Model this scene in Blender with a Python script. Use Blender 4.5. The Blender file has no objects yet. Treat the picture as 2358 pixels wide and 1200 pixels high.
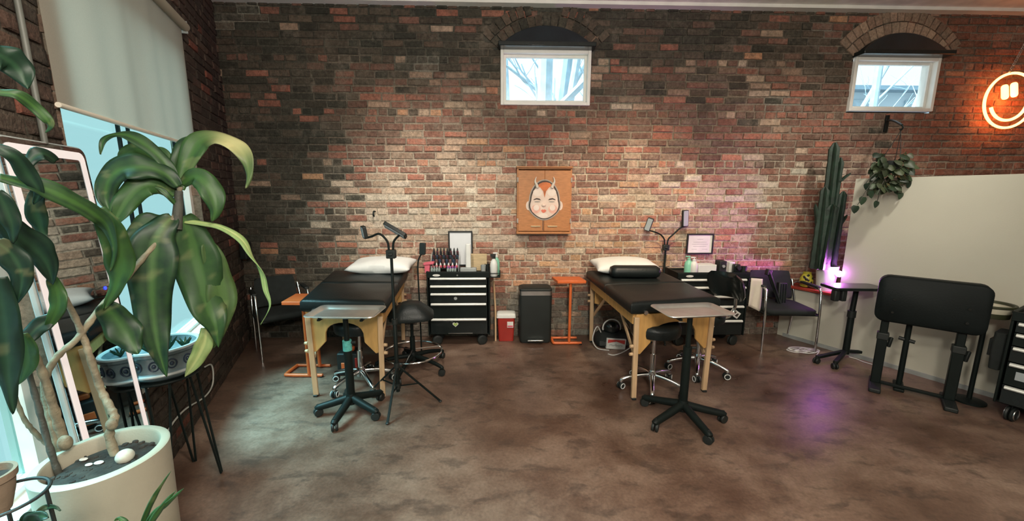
import bpy, bmesh, math, random
from mathutils import Vector, Matrix, noise
R = math.radians
PI = math.pi
scene = bpy.context.scene
COL = scene.collection
rnd = random.Random(7)

# ---------------------------------------------------------------- camera frame (used to turn a pixel and a distance into a place)
FPX = 900.0
PITCH, YAW, ROLL = R(9.8), R(1.7), R(0.15)
CAM = Vector((0, 0, 1.5))
_f = Vector((math.sin(YAW) * math.cos(PITCH), math.cos(YAW) * math.cos(PITCH), -math.sin(PITCH)))
_r = Vector((math.cos(YAW), -math.sin(YAW), 0))
_u = _r.cross(_f)
_r, _u = _r * math.cos(ROLL) + _u * math.sin(ROLL), -_r * math.sin(ROLL) + _u * math.cos(ROLL)


def ray(x, y):
    return _f * FPX + _r * (x - 1179.0) - _u * (y - 600.0)


def at(x, y, Y):
    d = ray(x, y)
    return CAM + d * (Y / d.y)


def fl(x, y, z=0.0):
    d = ray(x, y)
    return CAM + d * ((z - 1.5) / d.z)


# ---------------------------------------------------------------- mesh builder
class MB:
    def __init__(s):
        s.v, s.f, s.c = [], [], []

    def add(s, vs, fs, M=None, col=None):
        b = len(s.v)
        s.v += [(M @ Vector(p)) if M is not None else Vector(p) for p in vs]
        s.f += [tuple(i + b for i in q) for q in fs]
        s.c += [col] * len(vs)
        return s

    def box(s, c, d, M=None, col=None, tx=1, ty=1):
        x, y, z = d[0] / 2, d[1] / 2, d[2] / 2
        vs = [(c[0] + a * x * (tx if e > 0 else 1), c[1] + b * y * (ty if e > 0 else 1), c[2] + e * z) for e in (-1, 1) for a, b in ((-1, -1), (1, -1), (1, 1), (-1, 1))]
        return s.add(vs, [(3, 2, 1, 0), (4, 5, 6, 7), (0, 1, 5, 4), (1, 2, 6, 5), (2, 3, 7, 6), (3, 0, 4, 7)], M, col)

    def bar(s, a, b, w, t, up=(0, 0, 1)):
        a, b = Vector(a), Vector(b)
        d = (b - a).normalized()
        u = Vector(up)
        if abs(d.dot(u)) > .98:
            u = Vector((0, 1, 0))
        sx = d.cross(u).normalized()
        sy = sx.cross(d)
        vs = [p + sx * (i * w / 2) + sy * (j * t / 2) for p in (a, b) for i, j in ((-1, -1), (1, -1), (1, 1), (-1, 1))]
        return s.add(vs, [(0, 1, 2, 3), (7, 6, 5, 4), (0, 4, 5, 1), (1, 5, 6, 2), (2, 6, 7, 3), (3, 7, 4, 0)])

    def tube(s, pts, r, n=10, closed=False, caps=True):
        P = [Vector(p) for p in pts]
        m = len(P)
        rr = r if isinstance(r, (list, tuple)) else [r] * m
        T = []
        for i in range(m):
            if closed:
                t = P[(i + 1) % m] - P[i - 1]
            else:
                t = P[min(i + 1, m - 1)] - P[max(i - 1, 0)]
            T.append(t.normalized() if t.length > 1e-9 else Vector((0, 0, 1)))
        ref = Vector((0, 0, 1)) if abs(T[0].z) < .9 else Vector((1, 0, 0))
        N = T[0].cross(ref).normalized()
        vs, fs = [], []
        for i in range(m):
            N = (N - T[i] * N.dot(T[i]))
            N = N.normalized() if N.length > 1e-9 else T[i].orthogonal().normalized()
            B = T[i].cross(N)
            for k in range(n):
                a = 2 * PI * k / n
                vs.append(P[i] + (N * math.cos(a) + B * math.sin(a)) * rr[i])
        for i in range(m if closed else m - 1):
            j = (i + 1) % m
            for k in range(n):
                l = (k + 1) % n
                fs.append((i * n + k, i * n + l, j * n + l, j * n + k))
        if caps and not closed:
            fs.append(tuple(range(n - 1, -1, -1)))
            fs.append(tuple((m - 1) * n + k for k in range(n)))
        return s.add(vs, fs)

    def cyl(s, a, b, r0, r1=None, n=20):
        return s.tube([a, b], [r0, r0 if r1 is None else r1], n)

    def lathe(s, prof, c=(0, 0, 0), n=32, M=None, cap0=True, cap1=True):
        vs, fs = [], []
        for (r, z) in prof:
            for k in range(n):
                a = 2 * PI * k / n
                vs.append((c[0] + r * math.cos(a), c[1] + r * math.sin(a), c[2] + z))
        for i in range(len(prof) - 1):
            for k in range(n):
                l = (k + 1) % n
                fs.append((i * n + k, i * n + l, (i + 1) * n + l, (i + 1) * n + k))
        if cap0:
            fs.append(tuple(range(n - 1, -1, -1)))
        if cap1:
            fs.append(tuple((len(prof) - 1) * n + k for k in range(n)))
        return s.add(vs, fs, M)

    def prism(s, poly, o, U, V, t):
        o, U, V = Vector(o), Vector(U), Vector(V)
        N = U.cross(V).normalized() * t
        n = len(poly)
        vs = [o + U * a + V * b for a, b in poly] + [o + U * a + V * b + N for a, b in poly]
        fs = [tuple(range(n - 1, -1, -1)), tuple(range(n, 2 * n))]
        fs += [(i, (i + 1) % n, n + (i + 1) % n, n + i) for i in range(n)]
        return s.add(vs, fs)

    def ball(s, c, r, nu=16, nv=10, M=None, p=1.0, flat=None):
        r = (r, r, r) if not isinstance(r, (tuple, list)) else r
        sg = lambda x: math.copysign(abs(x) ** p, x)
        vs, fs = [], []
        for j in range(nv + 1):
            th = PI * j / nv - PI / 2
            for i in range(nu):
                ph = 2 * PI * i / nu
                vs.append((c[0] + r[0] * sg(math.cos(th)) * sg(math.cos(ph)), c[1] + r[1] * sg(math.cos(th)) * sg(math.sin(ph)), c[2] + r[2] * sg(math.sin(th))))
        for j in range(nv):
            for i in range(nu):
                k = (i + 1) % nu
                fs.append((j * nu + i, j * nu + k, (j + 1) * nu + k, (j + 1) * nu + i))
        return s.add(vs, fs, M)

    def rrect(s, layers, M=None, n=5, cap0=True, cap1=True):
        """loft of rounded rectangles: (width, depth, corner radius, z)"""
        vs, fs = [], []
        m = 4 * (n + 1)
        for (w, d, r, z) in layers:
            for q, (sx, sy) in enumerate(((1, 1), (-1, 1), (-1, -1), (1, -1))):
                for k in range(n + 1):
                    a = PI / 2 * q + PI / 2 * k / n
                    vs.append((sx * (w / 2 - r) + r * math.cos(a), sy * (d / 2 - r) + r * math.sin(a), z))
        for i in range(len(layers) - 1):
            for k in range(m):
                l = (k + 1) % m
                fs.append((i * m + k, i * m + l, (i + 1) * m + l, (i + 1) * m + k))
        if cap0:
            fs.append(tuple(range(m - 1, -1, -1)))
        if cap1:
            fs.append(tuple((len(layers) - 1) * m + k for k in range(m)))
        return s.add(vs, fs, M)


def rot(ax, ay=0, az=0, loc=(0, 0, 0)):
    return Matrix.Translation(Vector(loc)) @ Matrix.Rotation(az, 4, 'Z') @ Matrix.Rotation(ay, 4, 'Y') @ Matrix.Rotation(ax, 4, 'X')


def frame(o, U, V, Wv=None):
    """matrix with columns U, V, W and origin o"""
    U, V = Vector(U), Vector(V)
    Wv = U.cross(V) if Wv is None else Vector(Wv)
    m = Matrix.Identity(4)
    for i, c in enumerate((U, V, Wv)):
        m[0][i], m[1][i], m[2][i] = c
    m.translation = Vector(o)
    return m


def wloc(o):
    p = Vector((0, 0, 0))
    while o is not None:
        p += o.location
        o = o.parent
    return p


def obj(name, mb, mat, parent=None, bevel=0, seg=2, smooth=True, ang=38, base=None, subd=0, label=None):
    """ONE mesh object; coordinates in mb are world coordinates"""
    off = wloc(parent) if parent is not None else (Vector(base) if base is not None else Vector((0, 0, 0)))
    me = bpy.data.meshes.new(name)
    me.from_pydata([v - off for v in mb.v], [], mb.f)
    me.validate()
    if any(c is not None for c in mb.c):
        ca = me.color_attributes.new('tone', 'FLOAT_COLOR', 'POINT')
        for i, c in enumerate(mb.c):
            c = c or (.2, .2, .2)
            ca.data[i].color = (c[0], c[1], c[2], 1)
        if any(c is not None and len(c) > 3 for c in mb.c):
            cb = me.color_attributes.new('bed', 'FLOAT_COLOR', 'POINT')
            for i, c in enumerate(mb.c):
                c = c or (.2, .2, .2)
                q = c[3:6] if len(c) > 3 else c
                cb.data[i].color = (q[0], q[1], q[2], 1)
    bm = bmesh.new()
    bm.from_mesh(me)
    bmesh.ops.recalc_face_normals(bm, faces=bm.faces)
    bm.to_mesh(me)
    bm.free()
    o = bpy.data.objects.new(name, me)
    COL.objects.link(o)
    me.materials.append(mat)
    if smooth:
        me.shade_smooth()
        me.set_sharp_from_angle(angle=R(ang))
    if bevel:
        b = o.modifiers.new('bevel', 'BEVEL')
        b.width, b.segments, b.limit_method, b.angle_limit = bevel, seg, 'ANGLE', R(40)
        b.harden_normals = False
    if subd:
        sb = o.modifiers.new('subd', 'SUBSURF')
        sb.levels = sb.render_levels = subd
    if parent is not None:
        o.parent = parent
    elif base is not None:
        o.location = off
    if label:
        o['label'] = label
    return o


def tag(o, label, cat, group=None):
    o['label'], o['category'] = label, cat
    if group:
        o['group'] = group
    return o


def thing(name, label, cat, loc, group=None):
    o = bpy.data.objects.new(name, None)
    o.empty_display_size = .05
    o.location = Vector(loc)
    COL.objects.link(o)
    return tag(o, label, cat, group)


def struct(name, mb, mat, parent=None, **k):
    o = obj(name, mb, mat, parent, **k)
    if parent is None:
        o['kind'] = 'structure'
    return o


def dup(o, loc=None, parent=None, rotz=None):
    c = o.copy()
    COL.objects.link(c)
    if parent is not None:
        c.parent = parent
    if loc is not None:
        c.location = Vector(loc)
    if rotz is not None:
        c.rotation_euler = (0, 0, rotz)
    for ch in list(o.children):
        dup(ch, parent=c)
    return c


def spline(pts, n=6):
    P = [Vector(p) for p in pts]
    out = []
    for i in range(len(P) - 1):
        p0, p1, p2, p3 = P[max(i - 1, 0)], P[i], P[i + 1], P[min(i + 2, len(P) - 1)]
        for k in range(n):
            t = k / n
            out.append(.5 * ((2 * p1) + (p2 - p0) * t + (2 * p0 - 5 * p1 + 4 * p2 - p3) * t * t + (3 * p1 - p0 - 3 * p2 + p3) * t ** 3))
    out.append(P[-1])
    return out


# ---------------------------------------------------------------- materials
def newmat(name):
    m = bpy.data.materials.new(name)
    m.use_nodes = True
    nt = m.node_tree
    return m, nt, nt.nodes['Principled BSDF'], nt.nodes['Material Output']


def pm(name, col, rough=.5, metal=0.0, var=0.12, scale=8.0, bump=0.0, bscale=60.0, spec=.5, emit=None, es=1.0, coat=0, trans=0, alpha=1, stretch=None, sheen=0):
    m, nt, b, out = newmat(name)
    L, N = nt.links.new, nt.nodes.new
    tc = N('ShaderNodeTexCoord')
    src = tc.outputs['Object']
    if stretch:
        mp = N('ShaderNodeMapping')
        mp.inputs['Scale'].default_value = stretch
        L(src, mp.inputs['Vector'])
        src = mp.outputs['Vector']
    nz = N('ShaderNodeTexNoise')
    nz.inputs['Scale'].default_value = scale
    nz.inputs['Detail'].default_value = 5
    L(src, nz.inputs['Vector'])
    rp = N('ShaderNodeValToRGB')
    rp.color_ramp.elements[0].position, rp.color_ramp.elements[1].position = .3, .7
    rp.color_ramp.elements[0].color = (*[max(0, c * (1 - var)) for c in col], 1)
    rp.color_ramp.elements[1].color = (*[min(1, c * (1 + var)) for c in col], 1)
    L(nz.outputs['Fac'], rp.inputs['Fac'])
    L(rp.outputs['Color'], b.inputs['Base Color'])
    b.inputs['Roughness'].default_value = rough
    b.inputs['Metallic'].default_value = metal
    b.inputs['Specular IOR Level'].default_value = spec
    b.inputs['Coat Weight'].default_value = coat
    b.inputs['Transmission Weight'].default_value = trans
    b.inputs['Alpha'].default_value = alpha
    b.inputs['Sheen Weight'].default_value = sheen
    if emit:
        b.inputs['Emission Color'].default_value = (*emit, 1)
        b.inputs['Emission Strength'].default_value = es
    if bump:
        n2 = N('ShaderNodeTexNoise')
        n2.inputs['Scale'].default_value = bscale
        n2.inputs['Detail'].default_value = 6
        L(src, n2.inputs['Vector'])
        bp = N('ShaderNodeBump')
        bp.inputs['Strength'].default_value = bump
        bp.inputs['Distance'].default_value = .01
        L(n2.outputs['Fac'], bp.inputs['Height'])
        L(bp.outputs['Normal'], b.inputs['Normal'])
    return m


def brick_mat(name, rough=.9, flake=.35, fscale=5.0):
    m, nt, b, out = newmat(name)
    L, N = nt.links.new, nt.nodes.new
    tc = N('ShaderNodeTexCoord')
    at_ = N('ShaderNodeAttribute')
    at_.attribute_name = 'tone'
    n1 = N('ShaderNodeTexNoise')
    n1.inputs['Scale'].default_value = 38
    n1.inputs['Detail'].default_value = 8
    n1.inputs['Roughness'].default_value = .7
    L(tc.outputs['Object'], n1.inputs['Vector'])
    mr = N('ShaderNodeMapRange')
    mr.inputs['From Min'].default_value, mr.inputs['From Max'].default_value = .3, .7
    mr.inputs['To Min'].default_value, mr.inputs['To Max'].default_value = .55, 1.45
    L(n1.outputs['Fac'], mr.inputs['Value'])
    # mortar smeared over the faces of the bricks
    ab = N('ShaderNodeAttribute')
    ab.attribute_name = 'bed'
    n0 = N('ShaderNodeTexNoise')
    n0.inputs['Scale'].default_value = 7.5
    n0.inputs['Detail'].default_value = 11
    n0.inputs['Roughness'].default_value = .78
    L(tc.outputs['Object'], n0.inputs['Vector'])
    r0 = N('ShaderNodeValToRGB')
    r0.color_ramp.elements[0].position, r0.color_ramp.elements[1].position = .47, .66
    r0.color_ramp.elements[0].color = (.10, .10, .10, 1)
    r0.color_ramp.elements[1].color = (.66, .66, .66, 1)
    L(n0.outputs['Fac'], r0.inputs['Fac'])
    m0 = N('ShaderNodeMix')
    m0.data_type = 'RGBA'
    L(r0.outputs['Color'], m0.inputs['Factor'])
    L(at_.outputs['Color'], m0.inputs['A'])
    L(ab.outputs['Color'], m0.inputs['B'])
    mul = N('ShaderNodeVectorMath')
    mul.operation = 'SCALE'
    L(m0.outputs['Result'], mul.inputs[0])
    L(mr.outputs['Result'], mul.inputs['Scale'])
    # lime and old paint left in flakes across bricks and joints
    n2 = N('ShaderNodeTexNoise')
    n2.inputs['Scale'].default_value = fscale
    n2.inputs['Detail'].default_value = 9
    n2.inputs['Roughness'].default_value = .72
    L(tc.outputs['Object'], n2.inputs['Vector'])
    r2 = N('ShaderNodeValToRGB')
    r2.color_ramp.elements[0].position, r2.color_ramp.elements[1].position = .54, .70
    r2.color_ramp.elements[1].color = (flake, flake, flake, 1)
    L(n2.outputs['Fac'], r2.inputs['Fac'])
    mx = N('ShaderNodeMix')
    mx.data_type = 'RGBA'
    L(r2.outputs['Color'], mx.inputs['Factor'])
    L(mul.outputs['Vector'], mx.inputs['A'])
    mx.inputs['B'].default_value = (.30, .25, .20, 1)
    L(mx.outputs['Result'], b.inputs['Base Color'])
    b.inputs['Roughness'].default_value = rough
    b.inputs['Specular IOR Level'].default_value = .25
    n3 = N('ShaderNodeTexNoise')
    n3.inputs['Scale'].default_value = 70
    n3.inputs['Detail'].default_value = 8
    L(tc.outputs['Object'], n3.inputs['Vector'])
    bp = N('ShaderNodeBump')
    bp.inputs['Strength'].default_value = .7
    bp.inputs['Distance'].default_value = .012
    L(n3.outputs['Fac'], bp.inputs['Height'])
    L(bp.outputs['Normal'], b.inputs['Normal'])
    return m


def floor_mat():
    m, nt, b, out = newmat('stained_concrete')
    L, N = nt.links.new, nt.nodes.new
    tc = N('ShaderNodeTexCoord')

    def nz(sc, det, rg, stretch=None, dist=0):
        n = N('ShaderNodeTexNoise')
        n.inputs['Scale'].default_value, n.inputs['Detail'].default_value, n.inputs['Roughness'].default_value = sc, det, rg
        n.inputs['Distortion'].default_value = dist
        mp = N('ShaderNodeMapping')
        mp.inputs['Scale'].default_value = stretch or (1, 1, 1)
        mp.inputs['Rotation'].default_value = (0, 0, .3)
        L(tc.outputs['Object'], mp.inputs['Vector'])
        L(mp.outputs['Vector'], n.inputs['Vector'])
        return n

    def ramp(src, els):
        r = N('ShaderNodeValToRGB')
        e = r.color_ramp.elements
        while len(e) < len(els):
            e.new(.5)
        for i, (p, c) in enumerate(els):
            e[i].position, e[i].color = p, (*c, 1)
        L(src, r.inputs['Fac'])
        return r
    a = nz(1.7, 8, .62, (1, 1.15, 1), .25)
    base = ramp(a.outputs['Fac'], [(.34, (.082, .045, .031)), (.46, (.138, .084, .060)), (.56, (.198, .130, .095)), (.70, (.29, .205, .155))])
    c = nz(6.5, 5, .6, (.8, 1.45, 1), .35)
    blot = ramp(c.outputs['Fac'], [(.53, (0, 0, 0)), (.64, (.52, .52, .52))])
    mx = N('ShaderNodeMix')
    mx.data_type = 'RGBA'
    L(blot.outputs['Color'], mx.inputs['Factor'])
    L(base.outputs['Color'], mx.inputs['A'])
    mx.inputs['B'].default_value = (.045, .032, .026, 1)
    g = nz(60, 4, .6)
    mr = N('ShaderNodeMapRange')
    mr.inputs['From Min'].default_value, mr.inputs['From Max'].default_value = .3, .7
    mr.inputs['To Min'].default_value, mr.inputs['To Max'].default_value = .82, 1.18
    L(g.outputs['Fac'], mr.inputs['Value'])
    sc = N('ShaderNodeVectorMath')
    sc.operation = 'SCALE'
    L(mx.outputs['Result'], sc.inputs[0])
    L(mr.outputs['Result'], sc.inputs['Scale'])
    L(sc.outputs['Vector'], b.inputs['Base Color'])
    r = N('ShaderNodeMapRange')
    r.inputs['From Min'].default_value, r.inputs['From Max'].default_value = .3, .7
    r.inputs['To Min'].default_value, r.inputs['To Max'].default_value = .26, .48
    L(a.outputs['Fac'], r.inputs['Value'])
    L(r.outputs['Result'], b.inputs['Roughness'])
    b.inputs['Specular IOR Level'].default_value = .55
    bp = N('ShaderNodeBump')
    bp.inputs['Strength'].default_value = .12
    bp.inputs['Distance'].default_value = .01
    n4 = nz(9, 6, .6)
    L(n4.outputs['Fac'], bp.inputs['Height'])
    L(bp.outputs['Normal'], b.inputs['Normal'])
    return m


def glass_mat(name, tint, gloss=.06):
    m, nt, b, out = newmat(name)
    nt.nodes.remove(b)
    L, N = nt.links.new, nt.nodes.new
    t = N('ShaderNodeBsdfTransparent')
    t.inputs['Color'].default_value = (*tint, 1)
    g = N('ShaderNodeBsdfGlossy')
    g.inputs['Roughness'].default_value = .03
    mx = N('ShaderNodeMixShader')
    mx.inputs['Fac'].default_value = gloss
    L(t.outputs['BSDF'], mx.inputs[1])
    L(g.outputs['BSDF'], mx.inputs[2])
    L(mx.outputs['Shader'], out.inputs['Surface'])
    return m


def blind_mat():
    m, nt, b, out = newmat('blind_fabric')
    L, N = nt.links.new, nt.nodes.new
    tc = N('ShaderNodeTexCoord')
    n = N('ShaderNodeTexNoise')
    n.inputs['Scale'].default_value = 260
    L(tc.outputs['Object'], n.inputs['Vector'])
    r = N('ShaderNodeValToRGB')
    r.color_ramp.elements[0].color, r.color_ramp.elements[1].color = (.38, .36, .30, 1), (.48, .46, .39, 1)
    L(n.outputs['Fac'], r.inputs['Fac'])
    d = N('ShaderNodeBsdfDiffuse')
    t = N('ShaderNodeBsdfTranslucent')
    L(r.outputs['Color'], d.inputs['Color'])
    t.inputs['Color'].default_value = (.38, .24, .19, 1)
    mx = N('ShaderNodeMixShader')
    mx.inputs['Fac'].default_value = .42
    nt.nodes.remove(b)
    L(d.outputs['BSDF'], mx.inputs[1])
    L(t.outputs['BSDF'], mx.inputs[2])
    L(mx.outputs['Shader'], out.inputs['Surface'])
    return m


def leaf_mat(name, dark, light, stripe=.5):
    """glossy leaf, paler along its length in streaks"""
    m, nt, b, out = newmat(name)
    L, N = nt.links.new, nt.nodes.new
    at_ = N('ShaderNodeAttribute')
    at_.attribute_name = 'tone'
    tc = N('ShaderNodeTexCoord')
    n = N('ShaderNodeTexNoise')
    n.inputs['Scale'].default_value = 26
    n.inputs['Detail'].default_value = 5
    L(tc.outputs['Object'], n.inputs['Vector'])
    sp = N('ShaderNodeSeparateColor')
    L(at_.outputs['Color'], sp.inputs['Color'])
    ad = N('ShaderNodeMath')
    ad.operation = 'MULTIPLY_ADD'
    L(n.outputs['Fac'], ad.inputs[0])
    ad.inputs[1].default_value = .55
    L(sp.outputs['Red'], ad.inputs[2])
    r = N('ShaderNodeValToRGB')
    r.color_ramp.elements[0].position, r.color_ramp.elements[1].position = .25, 1.1
    r.color_ramp.elements[0].color, r.color_ramp.elements[1].color = (*dark, 1), (*light, 1)
    L(ad.outputs[0], r.inputs['Fac'])
    mx = N('ShaderNodeMix')
    mx.data_type = 'RGBA'
    L(sp.outputs['Green'], mx.inputs['Factor'])
    L(r.outputs['Color'], mx.inputs['A'])
    mx.inputs['B'].default_value = (.50, .46, .22, 1)
    L(mx.outputs['Result'], b.inputs['Base Color'])
    b.inputs['Roughness'].default_value = .46
    b.inputs['Specular IOR Level'].default_value = .38
    tr = N('ShaderNodeBsdfTranslucent')
    L(mx.outputs['Result'], tr.inputs['Color'])
    ms = N('ShaderNodeMixShader')
    ms.inputs['Fac'].default_value = .16
    L(b.outputs['BSDF'], ms.inputs[1])
    L(tr.outputs['BSDF'], ms.inputs[2])
    L(ms.outputs['Shader'], out.inputs['Surface'])
    return m


M = {}
M['brick'] = brick_mat('old_brick')
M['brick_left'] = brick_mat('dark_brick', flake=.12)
M['floor'] = floor_mat()
M['ceiling'] = pm('ceiling_paint', (.80, .78, .72), .8, bump=.05)
M['white_wall'] = pm('wall_paint', (.52, .51, .42), .7, var=.04, scale=2, bump=.08, bscale=120)
M['plain_wall'] = pm('far_wall_paint', (.30, .28, .25), .8)
M['white_trim'] = pm('white_trim', (.78, .77, .72), .45, var=.05)
M['black'] = pm('black_metal', (.006, .010, .009), .50, spec=.2, var=.2)
M['black_gloss'] = pm('black_gloss', (.010, .014, .014), .22, var=.2)
M['black_plastic'] = pm('black_plastic', (.010, .014, .013), .55, var=.2, bump=.1, bscale=200)
M['vinyl'] = pm('black_vinyl', (.008, .012, .012), .42, spec=.35, var=.15, bump=.18, bscale=90)
M['black_fabric'] = pm('black_fabric', (.010, .014, .013), .85, var=.25, scale=20, bump=.3, bscale=300)
M['bench'] = pm('bench_vinyl', (.006, .009, .009), .55, spec=.15, var=.15, bump=.12, bscale=90)
M['chrome'] = pm('chrome', (.72, .74, .74), .16, 1, var=.04)
M['steel'] = pm('steel', (.62, .64, .64), .28, 1, var=.08, scale=14)
M['tray'] = pm('tray_steel', (.74, .74, .70), .34, .85, var=.10, scale=10)
M['handle'] = pm('brushed_handle', (.80, .82, .78), .38, .25, var=.04)
M['wood'] = pm('birch_plywood', (.58, .33, .11), .5, var=.16, scale=7, stretch=(4, 4, .8), bump=.04)
M['wood_pale'] = pm('beech_leg', (.56, .38, .22), .5, var=.14, scale=7, stretch=(6, 6, .7))
M['pillow'] = pm('white_pillow', (.74, .75, .73), .85, var=.05, bump=.25, bscale=14)
M['orange'] = pm('orange_paint', (.62, .135, .035), .42, var=.08)
M['red'] = pm('red_plastic', (.32, .025, .018), .38, var=.1)
M['white_plastic'] = pm('white_plastic', (.68, .69, .66), .4, var=.05)
M['pink'] = pm('pink_plastic', (.62, .12, .17), .5, var=.15)
M['paper'] = pm('paper', (.66, .68, .70), .8, var=.03)
M['teal'] = pm('teal_tape', (.10, .42, .38), .5, var=.25, scale=60)
M['art_wood'] = pm('cabinet_wood', (.40, .165, .055), .5, var=.16, scale=9, stretch=(2, 2, 9), bump=.08)
M['planter'] = pm('cream_planter', (.33, .305, .235), .55, var=.07, scale=5, bump=.08, bscale=150)
M['soil'] = pm('potting_soil', (.020, .016, .012), .95, var=.6, scale=30, bump=.9, bscale=40)
M['stone'] = pm('pale_stone', (.45, .40, .33), .7, var=.15, bump=.2)
M['bark'] = pm('cane_bark', (.19, .155, .10), .75, var=.35, scale=24, bump=.5, bscale=60)
M['bark_dark'] = pm('dark_cane', (.045, .045, .035), .7, var=.3, scale=20, bump=.4)
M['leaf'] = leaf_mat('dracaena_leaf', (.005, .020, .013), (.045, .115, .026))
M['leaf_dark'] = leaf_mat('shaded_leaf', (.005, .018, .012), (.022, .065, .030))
M['leaf_pale'] = leaf_mat('pale_leaf', (.12, .24, .07), (.42, .48, .20))
M['leaf_small'] = leaf_mat('pothos_leaf', (.006, .016, .010), (.035, .068, .034))
M['cactus'] = pm('cactus_skin', (.010, .028, .016), .6, var=.4, scale=16, bump=.3)
M['terracotta'] = pm('terracotta', (.17, .125, .085), .8, var=.15, bump=.2)
M['leather'] = M['vinyl']
M['cable'] = pm('white_cable', (.60, .60, .56), .5, var=.03)
M['frame_black'] = pm('picture_frame', (.013, .016, .016), .4, var=.1)
M['skin'] = pm('painted_skin', (.66, .52, .44), .55, var=.10, scale=12)
M['blush'] = pm('painted_blush', (.68, .38, .30), .55, var=.12, scale=14)
M['hair'] = pm('painted_hair', (.50, .13, .03), .55, var=.3, scale=16)
M['lip'] = pm('painted_lip', (.62, .15, .09), .5)
M['line'] = pm('painted_line', (.045, .028, .022), .6)
M['grey_paint'] = pm('painted_grey', (.33, .29, .25), .6, var=.15)
M['painted_light'] = pm('painted_light', (.70, .60, .53), .55, var=.08, scale=12)
M['conduit'] = pm('conduit_paint', (.12, .125, .11), .5)
M['horn'] = pm('horn', (.55, .50, .42), .5, var=.15)
M['green_soap'] = pm('green_soap', (.22, .55, .40), .35, var=.08)
M['yellow_glaze'] = pm('yellow_glaze', (.55, .50, .05), .3, var=.15)
M['spot_glaze'] = pm('dark_spot', (.02, .02, .012), .3)
M['red_cap'] = pm('red_wood', (.34, .045, .025), .45, var=.15, stretch=(1, 1, 6))
M['heart_green'] = pm('green_sticker', (.30, .42, .10), .5)
M['heart_red'] = pm('red_sticker', (.55, .06, .05), .5)
M['sticker_white'] = pm('sticker_paper', (.66, .66, .62), .6)
M['beige_wood'] = pm('pine_block', (.50, .38, .22), .6, var=.15, stretch=(2, 2, 8))
M['grey_plastic'] = pm('grey_plastic', (.30, .32, .31), .45)
M['screen'] = pm('dark_screen', (.06, .075, .08), .15, var=.1)
M['diffuser'] = pm('lamp_diffuser', (.34, .38, .40), .4, var=.06)
M['blue_pot'] = pm('blue_glaze', (.13, .175, .19), .25, var=.5, scale=9)
M['blue_dark'] = pm('blue_pattern', (.02, .035, .06), .3, var=.2)
M['blue_rim'] = pm('pale_glaze', (.40, .43, .42), .25, var=.12)
M['bowl_rim'] = pm('olive_rim', (.035, .04, .018), .5, var=.2)
M['bowl_in'] = pm('cream_inner', (.55, .52, .40), .6)
M['panel_dark'] = pm('arched_panel', (.012, .018, .022), .30, var=.3, bump=.15, bscale=30)
M['tree'] = pm('hazed_bark', (.36, .50, .57), .9, var=.15)  # bluish pallor of haze and overexposure put into the bark colour
M['house'] = pm('pale_render', (.45, .58, .64), .9, var=.08, scale=1)
M['house_dark'] = pm('grey_trim', (.18, .27, .33), .8, var=.08)
M['ivory'] = pm('ivory_cloth', (.66, .60, .50), .9, var=.05, bump=.2, bscale=200)
M['mirror'] = pm('mirror_glass', (.40, .46, .48), .015, 1, var=0)
M['led'] = pm('led_band', (.22, .21, .20), .5, emit=(1.0, .86, .79), es=.78)
M['blue_led'] = pm('blue_led', (.1, .1, .9), .4, emit=(.03, .08, 1.0), es=1.2)
M['neon'] = pm('neon_tube', (.9, .8, .5), .4, emit=(1.0, .31, .075), es=8.5)
M['grow'] = pm('grow_diode', (.8, .5, 1), .4, emit=(.75, .22, 1.0), es=26)
M['glass_tint'] = glass_mat('tinted_pane', (.60, .76, .75))
M['glass_clear'] = glass_mat('clear_pane', (.96, .98, .98))
M['acrylic'] = pm('clear_acrylic', (.55, .60, .62), .15, var=.05)
M['clear_back'] = glass_mat('clear_sign_back', (.97, .95, .93), .004)
M['clear'] = glass_mat('clear_plastic', (.86, .90, .90))
# ================================================================ THE SETTING
BY = 3.97                       # face of the mortar of the back wall
ZC = 3.225                      # ceiling height
LA = Vector((-1.871, 2.063, 0))  # a point at the foot of the window wall and its run
LD = Vector((-.36187, .93223, 0))
LN = Vector((LD.y, -LD.x, 0))   # into the room
PA = Vector((3.02, 3.90, 0))    # the half wall on the right
PD = Vector((.45293, -.89155, 0))
PN = Vector((PD.y, -PD.x, 0))   # into the room


def lwp(t, off, z):
    return LA + LD * t + LN * off + Vector((0, 0, z))


def pwp(t, off, z):
    return PA + PD * t + PN * off + Vector((0, 0, z))


def mixc(a, b, t):
    return tuple(x + (y - x) * t for x, y in zip(a, b))


def jit(c, r, k):
    f = 1 + r.uniform(-k, k)
    g = 1 + r.uniform(-k, k) * .3
    return (c[0] * f, c[1] * f * g, c[2] * f * g)


RED, DRED, TAN, PALE, DARK, ORG, BRN, GREY = (.33, .125, .085), (.175, .082, .060), (.40, .275, .195), (.53, .46, .37), (.038, .036, .028), (.47, .265, .14), (.20, .13, .092), (.16, .155, .13)


def sm(a, b, x):
    t = max(0, min(1, (x - a) / (b - a)))
    return t * t * (3 - 2 * t)


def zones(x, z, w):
    dark_zone = max(sm(2.15, 3.0, z + .45 * w) * (1 - .35 * sm(1.6, 3.4, x)), sm(-1.2, -1.95, x + .3 * w) * .95)  # bricks and mortar get darker towards the top and the left end
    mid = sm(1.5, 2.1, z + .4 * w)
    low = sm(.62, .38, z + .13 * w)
    return dark_zone, mid, low


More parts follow.
